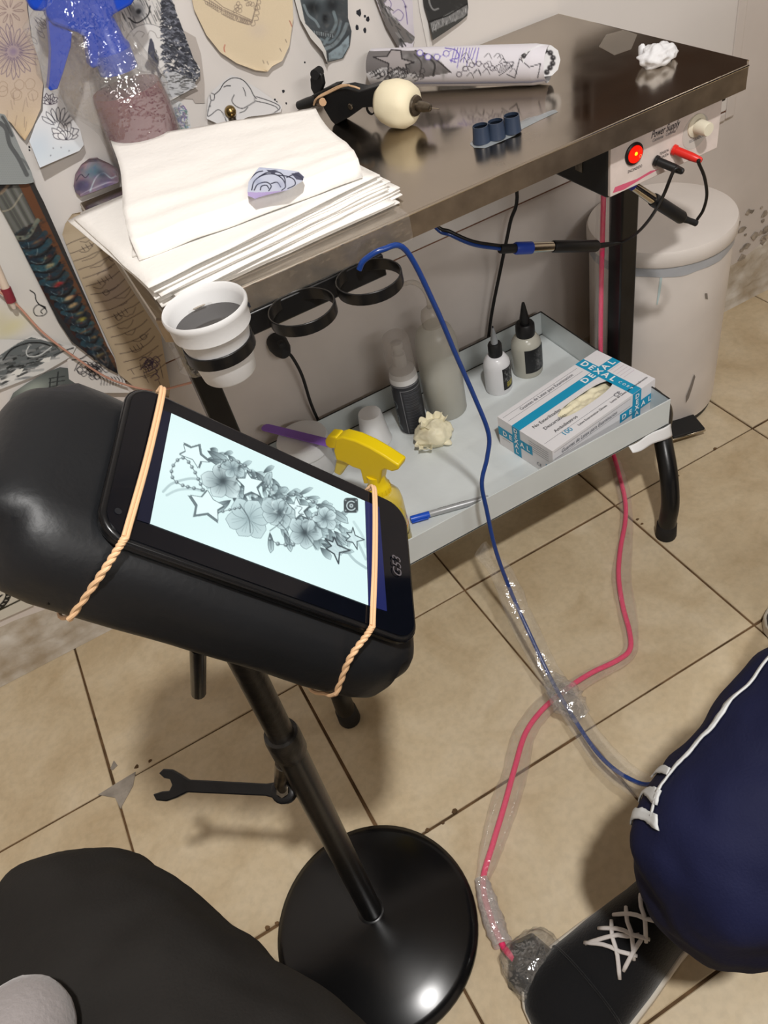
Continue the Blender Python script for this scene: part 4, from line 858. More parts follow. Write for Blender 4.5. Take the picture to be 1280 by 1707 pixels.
# white foam cup of dark water standing in the left ring
cx_, cy_, cz_ = RC[0]
fc = thing('foam_cup', (cx_, cy_, cz_-.036), 'white foam cup of dark water held in the left black ring', 'cup')
z0 = cz_-.036
MB().lathe([(.0285, 0), (.0300, .002), (.0358, .042), (.0392, .058), (.0425, .060), (.0432, .074), (.0452, .078), (.0458, .083), (.0445, .0855), (.0425, .084), (.0405, .077), (.0370, .052), (.0280, .004), (.0001, .004)], (cx_, cy_, z0), n=48, cap=True).build('cup', M['foam'], fc, smooth=50)
MB().lathe([(.0001, .0625), (.0386, .0625), (.0388, .0635), (.0001, .0635)], (cx_, cy_, z0), n=40, cap=False).build('dark_water', mat('dark_water', (74,72,72), .05, spec=.5), fc)
MB().box((cx_+.0415, cy_-.017, z0+.074), (.002, .003, .005)).build('ink_mark', M['ink'], fc)

# ------------------------------------------------------------------ power supply under the front edge
ps = thing('power_supply', (.745, .02, .684), 'black power supply box with a white front panel hung under the table edge', 'power supply')
PA, PB, PZ0, PZ1, PYF, PYB = .652, .845, .684, .7625, -.050, .095
MB().bb((PA, PYF+.004, PZ0), (PB, PYB, PZ1)).build('case', mat('black_case', (18,18,18), .55), ps, bevel=.004)
fp_ = MB().bb((PA+.002, PYF-.0005, PZ0+.0035), (PB-.0065, PYF+.005, PZ1)).build('front_panel', mat('panel_white', (214,200,192), .5, var=.03, vscale=40), ps, bevel=.0008)
PX_, PZ_ = (1, 0, 0), (0, 0, 1)
def pp(u, v, d=0): return aty(u, v, PYF-.0006-d)
c = pp(1056, 256); bz_ = MB().lathe([(.0145, 0), (.0145, .002), (.0125, .0035), (.0120, .0030)], c, (0, -1, 0), 32).build('switch_bezel', M['black_plastic'], ps)
MB().lathe([(.0112, .002), (.0110, .0045), (.0090, .0050)], c, (0, -1, 0), 32).build('lit_switch', mat('lit_red', (230,30,12), .3, emit=(255,26,8), estr=.75), bz_)
MB().lathe([(.0024, .0050), (.0020, .0056)], c+[0, 0, .001], (0, -1, 0), 14).build('glow_lamp', mat('glow', (255,150,20), .3, emit=(255,150,20), estr=3), bz_)
text('switch_mark', 'O', .006, c+[.004, -.0056, -.004], PX_, PZ_, mat('pale_mark', (255,150,110), .5, emit=(255,120,80), estr=.6), bz_)
text('panel_title', 'Power Supply', .0135, pp(1085, 226), PX_, PZ_, M['ink'], fp_, shear=.45, sx=.62, bold=.004)
text('panel_subtitle', 'Corriente   Continua', .0062, pp(1087, 235), PX_, PZ_, M['ink_soft'], fp_, shear=.3, sx=.72)
text('switch_caption', 'ENCENDIDO', .0055, pp(1046, 287), PX_, PZ_, M['ink'], fp_, sx=.75)
text('output_caption', 'TENSION', .0050, pp(1099, 257), PX_, PZ_, M['ink'], fp_, sx=.75); text('output_caption', 'SALIDA', .0050, pp(1102, 262), PX_, PZ_, M['ink'], fp_, sx=.75)
text('knob_caption', 'REGULADOR', .0055, pp(1148, 237), PX_, PZ_, M['ink_soft'], fp_, sx=.8)
kc = pp(1160, 209); MB().lathe([(.0150, 0), (.0148, .002), (.0095, .004), (.0088, .022), (.0080, .0235)], kc, (0, -1, 0), 28).build('knob', mat('ivory_knob', (222,214,192), .45), ps)
MB().lathe([(.0225, -.0001), (.0225, .0003)], kc+[0, 0, -.008], (0, -1, 0), 32).build('dial_plate', mat('dial_grey', (196,188,180), .6), ps)
st = MB(); st.add([pp(1021, 322), pp(1025, 312), pp(1062, 298), pp(1084, 285), pp(1098, 282), pp(1076, 294), pp(1040, 316)], [(0, 1, 2, 3, 4, 5, 6)]); st.build('pink_stain', mat('pink_stain', (206,92,118), .6), fp_, smooth=0)
bm_ = MB(); bm_.bb((PA-.0012, .005, PZ0+.022), (PA+.001, .020, PZ1)); bm_.build('bracket', M['steel_bare'], ps)
# plugs and leads
bc = pp(1092, 267); rc = pp(1122, 249)
cc = thing('black_jack_lead', (bc[0], PYF-.02, .60), 'black banana plug in the power supply with lead to the black grip', 'cable')
dj = unit(np.array([.35, -.9, -.25]))
def jack(name, c, m, par): return MB().lathe([(.0068, 0), (.0068, .004), (.0056, .005), (.0054, .028), (.0042, .040), (.0028, .042)], c, dj, 18).build(name, m, par)
jack('jack', bc, M['black_plastic'], cc)
e1 = bc+dj*.040
def yy(u, v, y): return aty(u, v, y)
ld_ = [e1, yy(1124, 283, -.085), yy(1106, 325, -.075), yy(1085, 362, -.02), yy(1062, 388, .05), yy(1040, 402, .095), yy(1018, 407, .105)]
MB().tube(cat_spline(ld_, 8), .0024, 10).build('lead', M['cable_black'], cc)
G1, G2 = yy(995, 410, .105), yy(921, 411, .105)
MB().tube([yy(1030, 405, .105), yy(997, 410, .105)], [.003, .0048], 12).build('strain_relief', M['rubber'], cc)
MB().tube([G1, G1*.97+G2*.03, G2*.97+G1*.03, G2], [.0085, .0098, .0098, .0088], 18).build('plug_grip', M['black_plastic'], cc)
rl = thing('red_jack_lead', (rc[0], PYF-.02, .60), 'red banana plug with a black lead looping to a second grip', 'cable')
jack('jack', rc, mat('red_plastic', (214,42,34), .35), rl)
e2 = rc+dj*.040
p2 = [e2, yy(1164, 270, -.088), yy(1174, 295, -.085), yy(1178, 325, -.075), yy(1172, 350, -.065), yy(1162, 366, -.060)]
MB().tube(cat_spline(p2, 8), .0022, 10).build('lead', M['cable_black'], rl)
q1, q2, q3, q4 = yy(1160, 372, -.060), yy(1138, 364, -.056), yy(1088, 332, -.045), yy(1056, 310, -.036)
MB().tube([q1, q1*.5+q2*.5, q2], [.0046, .0042, .0055], 14).build('strain_relief', M['rubber'], rl)
MB().tube([q2, q2*.95+q3*.05, q3*.95+q2*.05, q3], [.0075, .0092, .0092, .0085], 18).build('plug_grip', M['black_plastic'], rl)
MB().tube([q3, q4], [.0072, .0064], 18).build('plug_shell', M['chrome'], rl)
MB().tube([q4, q4+(q4-q3)*.2, q4+(q4-q3)*.35], [.0068, .0068, .005], 14).build('blue_collar', mat('blue_collar', (30,40,130), .5), rl)
bl = thing('twin_cable', (.55, .1, .58), 'blue and black twin cable with a chrome and blue plug under the steel', 'cable')
bluec = mat('blue_cable', (22,58,128), .25, spec=.6); 
C1 = cat_spline([np.array([.44, .16, TZ-.034]), yy(722, 374, .135), yy(752, 392, .12), yy(790, 408, .108), yy(834, 415, .105)], 8)
MB().tube(C1, .0030, 10).build('blue_core', bluec, bl); MB().tube(C1+[0, .001, .0048], .0029, 10).build('black_core', M['cable_black'], bl)
k0, k1, k2, k3 = yy(833, 415, .105), yy(858, 414, .105), yy(885, 413, .105), yy(920, 411, .105)
MB().tube([k0, k0*.9+k1*.1, k1], [.0066, .0074, .0070], 16).build('strain_relief', M['rubber'], bl)
MB().tube([k1, k1*.9+k2*.1, k2], [.0085, .0098, .0098], 18).build('blue_collar', mat('royal_blue', (32,66,168), .4), bl)
MB().tube([k2, k3], [.0086, .0078], 18).build('plug_shell', M['chrome'], bl)
# black mains leads by the wall
tag(MB().tube(cat_spline([np.array([.705, .30, TZ-.032]), aty(861, 312, .305), aty(850, 372, .325), aty(836, 440, .340), aty(820, 520, .344), aty(813, 575, .345), aty(812, 600, .345), np.array([.66, .345, .10]), np.array([.66, .345, .006])], 6), .0034, 10).build('mains_lead', M['cable_black'], loc=(.68, .34, .4)), 'black mains lead hanging down the wall behind the squeeze bottles', 'cable')
wpg = thing('wall_plug', aty(462, 572, .345), 'black mains plug in the wall under the cup rings with its lead', 'plug')
c = aty(462, 572, .350)
MB().lathe([(.017, -.009), (.019, .004), (.017, .020), (.012, .032), (.008, .036)], c, (0, -1, -.15), 20).build('plug_body', M['rubber'], wpg)
MB().box(c+[.0, -.026, .010], (.012, .014, .012)).build('plug_tab', M['rubber'], wpg, bevel=.003)
MB().tube(cat_spline([c+[.004, -.028, -.010], aty(486, 594, .322), aty(503, 625, .326), aty(518, 672, .335), aty(534, 708, .342), aty(552, 740, .345), np.array([.33, .345, .08]), np.array([.34, .345, .006])], 6), .0030, 10).build('lead', M['cable_black'], wpg)
tag(MB().add([aty(u, v, .3585) for u, v in [(346,623), (356,617), (367,625), (360,632), (351,634)]]+[aty(u, v, .3592) for u, v in [(346,623), (356,617), (367,625), (360,632), (351,634)]], [(0,1,2,3,4), (9,8,7,6,5)]+[(i, (i+1) % 5, 5+(i+1) % 5, 5+i) for i in range(5)]).build('pink_sticker', mat('pink_sticker', (188,104,122), .6), smooth=0), 'small pink sticker scrap on the wall below the foam cup', 'sticker')

# ------------------------------------------------------------------ on the tray
TZF = SZ + .0012
def label_band(name, c, r, z0, z1, a0, a1, cv, m, parent, n=40, nv=30):
    """printed label wrapped on a bottle; canvas runs 0..1 across and 0..1 down"""
    V = []
    for j in range(nv+1):
        for i in range(n+1):
            a = a0+(a1-a0)*i/n; V.append((c[0]+r*math.cos(a), c[1]+r*math.sin(a), z1+(z0-z1)*j/nv))
    uv = np.stack([np.tile(np.linspace(0, 1, n+1), nv+1)*100, np.repeat(np.linspace(0, 1, nv+1), n+1)*100], -1)
    o = fast_mesh(name, V, grid_faces(n, nv), m, parent); colour(o.data, cv.sample(uv)); return o
camang = lambda x, y: math.atan2(CAM[1]-y, CAM[0]-x)
# foam pump bottle
fx, fy = .427, .247
fb = thing('pump_bottle', (fx, fy, TZF), 'foam pump bottle with a black label and clear cap beside the crumpled glove', 'bottle')
MB().lathe([(.0255, 0), (.0268, .003), (.0268, .118), (.0255, .132), (.0230, .140)], (fx, fy, TZF), n=32).build('bottle', M['white_plastic'], fb)
cv = Canvas(0, 0, 100, 100, (34,35,40), 2); cv.line([(0,2), (100,2)], (140,140,144), 1.2); 
cv.line([(40,98), (40,10), (96,10)], (128,128,132), 1)
for i in range(26): y = 14+i*3.2; cv.line([(45, y), (R.uniform(70, 94), y)], (92,92,98), .9, .7)
cv.poly([(9,6), (20,6), (20,14), (9,14)], (170,172,172), .8)
for P in ([(12,40), (20,36), (26,44), (18,52), (12,60), (20,62)], [(14,70), (22,66), (20,78), (14,84), (24,88)], [(12,92), (20,86), (26,92)]): cv.curve(P, (120,132,136), 1.8)
ca = camang(fx, fy); label_band('label', (fx, fy), .0271, TZF+.004, TZF+.119, ca-1.9, ca+1.7, cv, PMG, fb, 80, 80)
MB().lathe([(.0230, .138), (.0235, .142), (.0180, .146), (.0120, .150), (.0120, .175), (.0085, .177), (.0085, .186), (.0105, .188), (.0105, .198), (.004, .200)], (fx, fy, TZF), n=28).build('pump', mat('milky_pump', (196,192,188), .4, alpha=.85), fb)
MB().lathe([(.0262, .130), (.0262, .150), (.0248, .196), (.0225, .212), (.0150, .218), (.0001, .219)], (fx, fy, TZF), n=32, cap=False).build('clear_cap', mat('clear_cap', (196,188,182), .18, alpha=.34, spec=.5), fb)
# wash bottle
wx, wy = .505, .250
wbt = thing('wash_bottle', (wx, wy, TZF), 'tall translucent wash bottle half full of clear liquid behind the crumpled glove', 'bottle')
milk = mat('milky_plastic', (206,204,194), .3, alpha=.55, spec=.5)
MB().lathe([(.0375, 0), (.0400, .004), (.0400, .150), (.0385, .168), (.0320, .186), (.0200, .196), (.0165, .200)], (wx, wy, TZF), n=40).build('bottle', milk, wbt)
MB().lathe([(.0370, .003), (.0388, .006), (.0388, .092)], (wx, wy, TZF), n=36).build('liquid', mat('pale_liquid', (192,190,178), .2, alpha=.7), wbt)
clear = mat('ghost_clear', (190,182,170), .25, alpha=.4)
MB().lathe([(.0190, .196), (.0195, .215), (.0170, .226), (.0080, .234)], (wx, wy, TZF), n=28).build('cap', clear, wbt)
MB().tube(cat_spline([(wx, wy, TZF+.232), (wx, wy, TZF+.255), (wx-.008, wy+.002, TZF+.278), (wx-.024, wy+.006, TZF+.292), (wx-.042, wy+.012, TZF+.290)], 6), [.0045]*18+[.004]*4+[.003]*3, 12).build('spout', clear, wbt)
# two dropper bottles
def dropper(x, y, r, h, hc, ht, rc, body, caps_, tipm, label, cvl, a0, a1, z0, z1):
    t_ = thing('dropper_bottle', (x, y, TZF), label, 'bottle')
    MB().lathe([(r*.94, 0), (r, .004), (r, h*.72), (r*.94, h*.84), (r*.74, h*.95), (r*.55, h)], (x, y, TZF), n=36).build('bottle', body, t_)
    MB().lathe([(rc*.98, h-.001), (rc*1.02, h+.003), (rc, h+hc*.85), (rc*.86, h+hc)], (x, y, TZF), n=30).build('cap', caps_, t_)
    MB().lathe([(rc*.52, h+hc*.7), (rc*.50, h+hc+ht*.25), (rc*.42, h+hc+ht*.4), (rc*.20, h+hc+ht*.9), (rc*.14, h+hc+ht)], (x, y, TZF), n=20).build('tip', tipm, t_)
    label_band('label', (x, y), r+.0004, TZF+z0, TZF+z1, a0, a1, cvl, PMG, t_)
    return t_
cv = Canvas(0, 0, 100, 100, (30,30,32), 2)
for i in range(70): x, y = R.uniform(10, 95), R.uniform(5, 65); cv.curve([(x, y), (x+R.uniform(-8, 8), y+R.uniform(-6, 6)), (x+R.uniform(-10, 10), y+R.uniform(-8, 8))], (R.uniform(110, 190),)*3, 1.4, .7)
for y in (72, 80, 88): cv.line([(24, y), (R.uniform(60, 85), y-4)], (196,182,60), 4, .9)
ca = camang(.619, .235)
d1 = dropper(.619, .235, .0265, .082, .027, .034, .0135, mat('milk_bottle', (214,214,216), .28, spec=.5), M['black_plastic'], mat('grey_tip', (150,154,158), .4), 'small white squeeze bottle with grey pointed tip and yellow-black label', cv, ca+.35, ca+1.75, .012, .062)
MB().lathe([(.0018, .1395), (.0016, .146), (.0005, .147)], (.619, .235, TZF), n=10).build('dark_tip_end', M['ink'], d1)
cv = Canvas(0, 0, 100, 100, (26,27,29), 2)
for i in range(240):
    x, y = R.normal(60, 12), R.uniform(8, 92); cv.blob(x, y, R.uniform(1, 4), R.uniform(1, 3), R.uniform(0, 3), (R.uniform(60, 140),)*3, .5)
ca = camang(.695, .244)
dropper(.695, .244, .0300, .088, .026, .044, .0185, mat('cloudy_bottle', (182,180,168), .22, spec=.5, alpha=.9), M['black_plastic'], M['black_plastic'], 'larger cloudy squeeze bottle with a black cone cap and black label', cv, ca-.15, ca+1.55, .014, .068)
# upturned white cup
MBc = MB().lathe([(.0305, 0), (.0315, .002), (.0300, .006), (.0225, .066), (.0215, .0685), (.0001, .069)], (.350, .262, TZF), n=36)
tag(MBc.build('plastic_cup', M['white_plastic']), 'small white plastic cup turned upside down left of the pump bottle', 'cup')
# white tub with lid
jx, jy = aty(500, 722, .268)[0], .268
jb = thing('white_tub', (jx, jy, TZF), 'round white tub with a domed lid under the purple stick', 'tub')
MB().lathe([(.044, 0), (.047, .004), (.047, .062)], (jx, jy, TZF), n=40).build('tub', M['white_plastic'], jb)
MB().lathe([(.0490, .058), (.0495, .078), (.0470, .084), (.030, .090), (.0001, .091)], (jx, jy, TZF), n=40, cap=False).build('lid', M['white_plastic'], jb)
# purple stick lying on the tub
s0 = atz(438, 712, TZF+.094); s1 = atz(572, 745, TZF+.100)
sdir = unit(s1-s0); sn = unit(np.cross(sdir, [0, 0, 1])); sl = np.linalg.norm(s1-s0)
poly = [(.0, -.003), (.003, -.0075), (.008, -.0095), (sl-.008, -.0095), (sl-.003, -.0075), (sl, -.003), (sl, .003), (sl-.003, .0075), (sl-.008, .0095), (.008, .0095), (.003, .0075), (.0, .003)]
upv = np.cross(sn, sdir)
tag(MB().prism(poly, 0, .0022, lambda x, y, z: tuple(s0+sdir*x+sn*y+upv*z)).build('wooden_stick', mat('purple_stick', (134,92,184), .55), bevel=.0005), 'flat purple stick with rounded ends resting on the white tub', 'stick')
# yellow trigger sprayer
sx_, sy_ = .251, .008
ys = thing('spray_bottle', (sx_, sy_, TZF), 'small bottle of yellow liquid with yellow trigger head on the tray', 'spray bottle')
yel = mat('yellow_plastic', (236,206,20), .32, spec=.5, sss=.1)
MB().lathe([(.0310, 0), (.0325, .004), (.0325, .096), (.0305, .110), (.0225, .122), (.0150, .127)], (sx_, sy_, TZF), n=36).build('bottle', mat('clear_yellow', (232,206,70), .08, alpha=.62, spec=.6), ys)
MB().lathe([(.0282, .004), (.0290, .007), (.0290, .060)], (sx_, sy_, TZF), n=32).build('liquid', mat('yellow_liquid', (236,218,70), .1, alpha=.85), ys)
MB().tube([(sx_, sy_, TZF+.01), (sx_+.003, sy_, TZF+.11)], .002, 8).build('dip_tube', mat('dip_tube', (240,220,90), .3), ys)
for z_, c_ in ((.030, (60,50,30)), (.044, (226,150,60)), (.050, (236,200,190))): MB().ring((sx_, sy_, TZF+z_), .0329, .0003, .0016, n=36).build('print_line', mat('print_line', c_, .5), ys)
MB().lathe([(.0172, .120), (.0180, .122), (.0180, .137), (.0165, .139), (.0145, .148), (.0150, .162)], (sx_, sy_, TZF), n=28); cl_ = MB().lathe([(.0172, .120), (.0180, .122), (.0180, .137), (.0165, .139), (.0145, .148), (.0150, .162)], (sx_, sy_, TZF), n=28).build('collar', yel, ys)
ridg = MB()
for i in range(18): a = 2*PI*i/18; ridg.box((sx_+.0180*math.cos(a), sy_+.0180*math.sin(a), TZF+.1295), (.002, .0014, .013), [(math.cos(a), math.sin(a), 0), (-math.sin(a), math.cos(a), 0), (0, 0, 1)])
ridg.build('collar_ribs', yel, cl_)['kind'] = 'stuff'
hA, hB = atz(548, 735, .365), atz(668, 772, .365); hd = unit((hB-hA)*[1, 1, 0]); hn = np.array([hd[1], -hd[0], 0.]); hp0 = np.array([sx_, sy_, .36])
def splate(name, px, th, m, bev=.003):
    P = [onplane(u, v, hp0, hn) for u, v in px]; n = len(P); V = [p-hn*th/2 for p in P]+[p+hn*th/2 for p in P]
    return MB().add(V, [tuple(range(n-1, -1, -1)), tuple(range(n, 2*n))]+[(i, (i+1) % n, n+(i+1) % n, n+i) for i in range(n)]).build(name, m, ys, smooth=40, bevel=bev, seg=3)
splate('head', [(566,724), (576,721), (598,727), (622,738), (646,752), (664,764), (671,768), (670,776), (660,779), (648,775), (642,778), (638,800), (612,800), (606,776), (594,772), (580,764), (566,760), (562,744)], .022, yel)
splate('nozzle', [(547,728), (552,720), (566,722), (570,730), (566,742), (556,742), (548,736)], .020, yel)
splate('trigger', [(563,748), (578,756), (584,772), (578,778), (570,790), (559,784), (562,770), (564,760)], .012, mat('pale_yellow', (226,206,90), .35))
# crumpled latex glove
gl_ = thing('crumpled_glove', (.432, .182, TZF), 'crumpled cream latex glove in front of the pump bottle', 'glove')
latex = mat('latex', (232,224,194), .5, sss=.1, bump=.3, bscale=90)
mb = MB()
def ridge(p): return 1-2*abs(nz3(p))
def gfold(d): return .88+.17*ridge(d*1.15+np.array([1, 7, 3]))+.06*ridge(d*2.4+5)-.20*max(0, d[2]-.3)*(1 if abs(d[0]-.1) < .55 else .4)
gcx, gcy = .437, .184
mb.blob((gcx, gcy, TZF+.020), (.036, .030, .027), 64, 40, gfold)
mb.v = [(x, y, max(z, TZF+.0004)) for x, y, z in mb.v]; mb.build('bunched_palm', latex, gl_, smooth=180)
def ruff(cx, cy, z0, r0, r1, h, a0, a1, ph):
    return MB().grid(lambda s, t: (cx+(r0+(r1-r0)*t+.004*t*math.sin(5*s*2*PI+ph))*math.cos(a0+(a1-a0)*s), cy+(r0+(r1-r0)*t+.004*t*math.sin(5*s*2*PI+ph))*math.sin(a0+(a1-a0)*s)*.85, z0+h*t+.004*t*math.sin(7*s*2*PI+ph)), 48, 8)
ruff(gcx+.006, gcy+.004, TZF+.026, .010, .026, .020, -.6, 3.9, 0).build('cuff', latex, gl_, smooth=180, solid=.0010)
ruff(gcx-.024, gcy-.016, TZF+.010, .008, .020, .010, 1.6, 6.4, 1).build('cuff_fold', latex, gl_, smooth=180, solid=.0010)
for (a, L, z) in ((-1.25, .030, .004), (-.15, .034, .006)):
    p = np.array([gcx+.020*math.cos(a), gcy+.018*math.sin(a), TZF+z+.003]); q = p+[L*math.cos(a+.3)*.7, L*math.sin(a+.3)*.7, -z*.6]
    MB().tube(cat_spline([p, p*.5+q*.5+[0, 0, .003], q], 4), [.009, .0092, .0088, .0085, .0088, .0082, .007, .005, .002], 10, flat=.55).build('finger', latex, gl_, smooth=180)
# blue capped marker
ma, mb_ = atz(684, 866, TZF+.006), atz(815, 829, TZF+.006); md_ = unit(mb_-ma); ml = np.linalg.norm(mb_-ma)
mk = thing('marker_pen', (ma+mb_)/2*[1, 1, 0]+[0, 0, TZF], 'grey marker pen with a blue cap lying on the tray liner', 'pen')
MB().lathe([(.0046, 0), (.0060, .001), (.0060, .034), (.0058, .0345)], ma, md_, 20).build('cap', mat('blue_cap', (34,84,196), .3), mk)
MB().lathe([(.0054, .0345), (.0058, .036), (.0058, ml-.012), (.0046, ml-.002), (.0026, ml)], ma, md_, 20).build('barrel', mat('grey_barrel', (176,178,180), .35, metal=.2), mk)
sdm = unit(np.cross(md_, [0, 0, 1])); MB().box(ma+md_*.016+sdm*.0076-[0, 0, .001], (.030, .002, .003), [md_, sdm, (0, 0, 1)]).build('clip', MATS['blue_cap'], mk, bevel=.0007)
lt = MB()
for i in range(16):
    t = .052+.0032*i; s_ = .0030 if i % 5 else .0012; th = .9
    p = ma+md_*t+(np.array([0, 0, 1])*math.sin(th)+sdm*math.cos(th)*-1)*.0058; lt.box(p, (.0022, s_, .0003), [md_, np.cross(np.array([0, 0, 1])*math.sin(th)-sdm*math.cos(th), md_), np.array([0, 0, 1])*math.sin(th)-sdm*math.cos(th)])
lt.build('lettering', M['ink'], mk)['kind'] = 'stuff'
# latex glove box
GX, GY, GA, GL, GW, GH = .528, .096, .147, .254, .138, .066
gb = thing('glove_box', (GX+.12, GY-.05, TZF), 'white and blue latex glove box with an oval opening on the tray', 'box')
gu = np.array([math.cos(GA), math.sin(GA), 0]); gv = np.array([-math.sin(GA), math.cos(GA), 0]); gz = np.array([0, 0, 1.0])
def gp_(u, v, z): return np.array([GX, GY, TZF])+gu*u+gv*v+gz*z
card = mat('white_card', (226,224,226), .55, spec=.35); cyan = mat('cyan_print', (24,150,190), .5)
NO = 40; oc, orx, ory = (.136, -.083), .066, .0155
def oval(i, k=1.0):
    t = 2*PI*i/NO; q = 2.8; c, s = math.cos(t), math.sin(t)
    return (oc[0]+orx*k*np.sign(c)*abs(c)**(2/q), oc[1]+ory*k*np.sign(s)*abs(s)**(2/2.2))
V = []; 
def onrect(i):
    x, y = oval(i); dx, dy = (x-oc[0])/orx, (y-oc[1])/ory; 
    tx = ((GL-oc[0])/dx if dx > 1e-6 else (0-oc[0])/dx if dx < -1e-6 else 1e9); ty = ((0-oc[1])/dy if dy > 1e-6 else (-GW-oc[1])/dy if dy < -1e-6 else 1e9)
    t = min(tx, ty); return (oc[0]+dx*t, oc[1]+dy*t)
mb = MB(); inn = [gp_(*oval(i), GH) for i in range(NO)]; low = [gp_(*oval(i), GH-.0022) for i in range(NO)]; outp = [onrect(i) for i in range(NO)]
for cx__, cy__ in ((0, 0), (GL, 0), (GL, -GW), (0, -GW)):
    k = min(range(NO), key=lambda i: (outp[i][0]-cx__)**2+(outp[i][1]-cy__)**2); outp[k] = (cx__, cy__)
out = [gp_(x, y, GH) for x, y in outp]
mb.add(inn+out+low, [(i, (i+1) % NO, NO+(i+1) % NO, NO+i) for i in range(NO)]+[((i+1) % NO, i, 2*NO+i, 2*NO+(i+1) % NO) for i in range(NO)])
c4 = [(0, 0), (GL, 0), (GL, -GW), (0, -GW)]
mb.add([gp_(x, y, 0) for x, y in c4]+[gp_(x, y, GH) for x, y in c4], [(0, 1, 5, 4), (1, 2, 6, 5), (2, 3, 7, 6), (3, 0, 4, 7), (0, 3, 2, 1)])
mb.build('carton', card, gb, smooth=0)
gin = MB(); gin.grid(lambda s, t: gp_(oc[0]+(s-.5)*2.15*orx, oc[1]+(t-.5)*2.3*ory, GH-.006-.010*max(0, (s-.72))/.28+.004*nz3((s*9, t*4, 1))-.003*abs(nz3((s*22, t*8, 4)))), 50, 16)
gin.build('folded_gloves', latex, gb, smooth=180)
def gq(name, face, u0, v0, u1, v1, m, d=.0003):
    F = {'top': lambda u, v: gp_(u, v, GH+d), 'left': lambda u, v: gp_(-d, u, v), 'front': lambda u, v: gp_(u, -GW-d, v)}[face]
    return MB().add([F(u0, v0), F(u1, v0), F(u1, v1), F(u0, v1)], [(0, 1, 2, 3)]).build(name, m, gb, smooth=0)
# blue cross bands on the top and sides
gq('blue_band', 'top', 0, -.058, GL, -.038, cyan); gq('blue_band', 'top', .196, -GW, .218, 0, cyan, .00035)
gq('blue_band', 'left', -.058, 0, -.038, GH, cyan); gq('blue_band', 'left', -.088, .025, 0, .045, cyan, .00035)
gq('blue_band', 'front', .196, 0, .218, GH, cyan); gq('blue_band', 'front', .164, .020, .252, .040, cyan, .00035)
WI, IK, IS = M['white_ink'], M['ink'], M['ink_soft']
def ttop(s, size, u, v, m, along=True, **k): return text('lettering', s, size, gp_(u, v, GH+.0006), gu if along else -gv, gv if along else gu, m, gb, **k)
for i, ch in enumerate('DEXAL'):
    text('lettering', ch, .0185, gp_(.207+(i-2)*.0172, -.048, GH+.0006), gu, gv, WI, gb, bold=.03, align='CENTER', sx=1.05)
    if i != 2: text('lettering', ch, .0185, gp_(.207, -.048+(2-i)*.0172, GH+.0007), -gv, gu, WI, gb, bold=.03, align='CENTER', sx=1.05)
text('lettering', 'CORP', .008, gp_(.207, -.096, GH+.0007), -gv, gu, WI, gb, bold=.01, space=1.8)
ttop('Guantes de Latex para Examinacion', .0105, .040, -.018, IS, sx=.86)
ttop('No Esterilizados', .0105, .020, -.071, IK, sx=.95); ttop('Descartables', .0105, .030, -.088, IK, sx=.95); ttop('Ambidiestros', .0105, .037, -.106, IK, sx=.95)
text('lettering', '100', .0150, gp_(.040, -.122, GH+.0006), gu, gv, cyan, gb)
ttop('Latex Examination Gloves     Luvas de Latex para Procedimento', .0068, .075, -.1245, IK, sx=.98); ttop('CE', .0125, .172, -.118, IS)
for v_ in (-.025, -.011, -.1155): gq('rule', 'top', .004, v_, .19, v_+.0006, IS)
for i in range(5): gq('fine_print', 'top', .222, -.062-.008*i, .250, -.0612-.008*i, mat('pale_print', (196,178,190), .6) if i == 0 else MATS['pale_print'])
for i, ch in enumerate('DEXAL'):
    text('lettering', ch, .0150, gp_(-.0008, -.048-(i-2)*.0150, .035), -gv, gz, WI, gb, bold=.03, align='CENTER')
    if i != 2: text('lettering', ch, .0130, gp_(-.0008, -.048, .035+(2-i)*.0120), -gv, gz, WI, gb, bold=.03, align='CENTER')
for i in range(5): gq('fine_print', 'left', -.128, .056-.005*i, -.080-.006*(i == 4), .0567-.005*i, IS)
text('lettering', 'CE', .010, gp_(-.0006, -.098, .014), -gv, gz, IS, gb); gq('fine_print', 'left', -.030, .020, -.008, .0206, IS); gq('fine_print', 'left', -.128, .006, -.121, .012, IK); gq('fine_print', 'left', -.128, .018, -.120, .025, cyan)
text('lettering', 'Guantes de Latex para Examinacion', .0120, gp_(.020, -GW-.0005, .052), gu, gz, IS, gb, shear=.2, sx=.78)
for i, ch in enumerate('DEXAL'):
    text('lettering', ch, .0150, gp_(.207+(i-2)*.0165, -GW-.0007, .030), gu, gz, WI, gb, bold=.03, align='CENTER')
    if i != 2: text('lettering', ch, .0140, gp_(.207, -GW-.0007, .030+(2-i)*.0130), gu, gz, WI, gb, bold=.03, align='CENTER')
gq('rule', 'front', .004, .060, .19, .0606, IS); gq('rule', 'front', .004, .044, .19, .0446, IS)

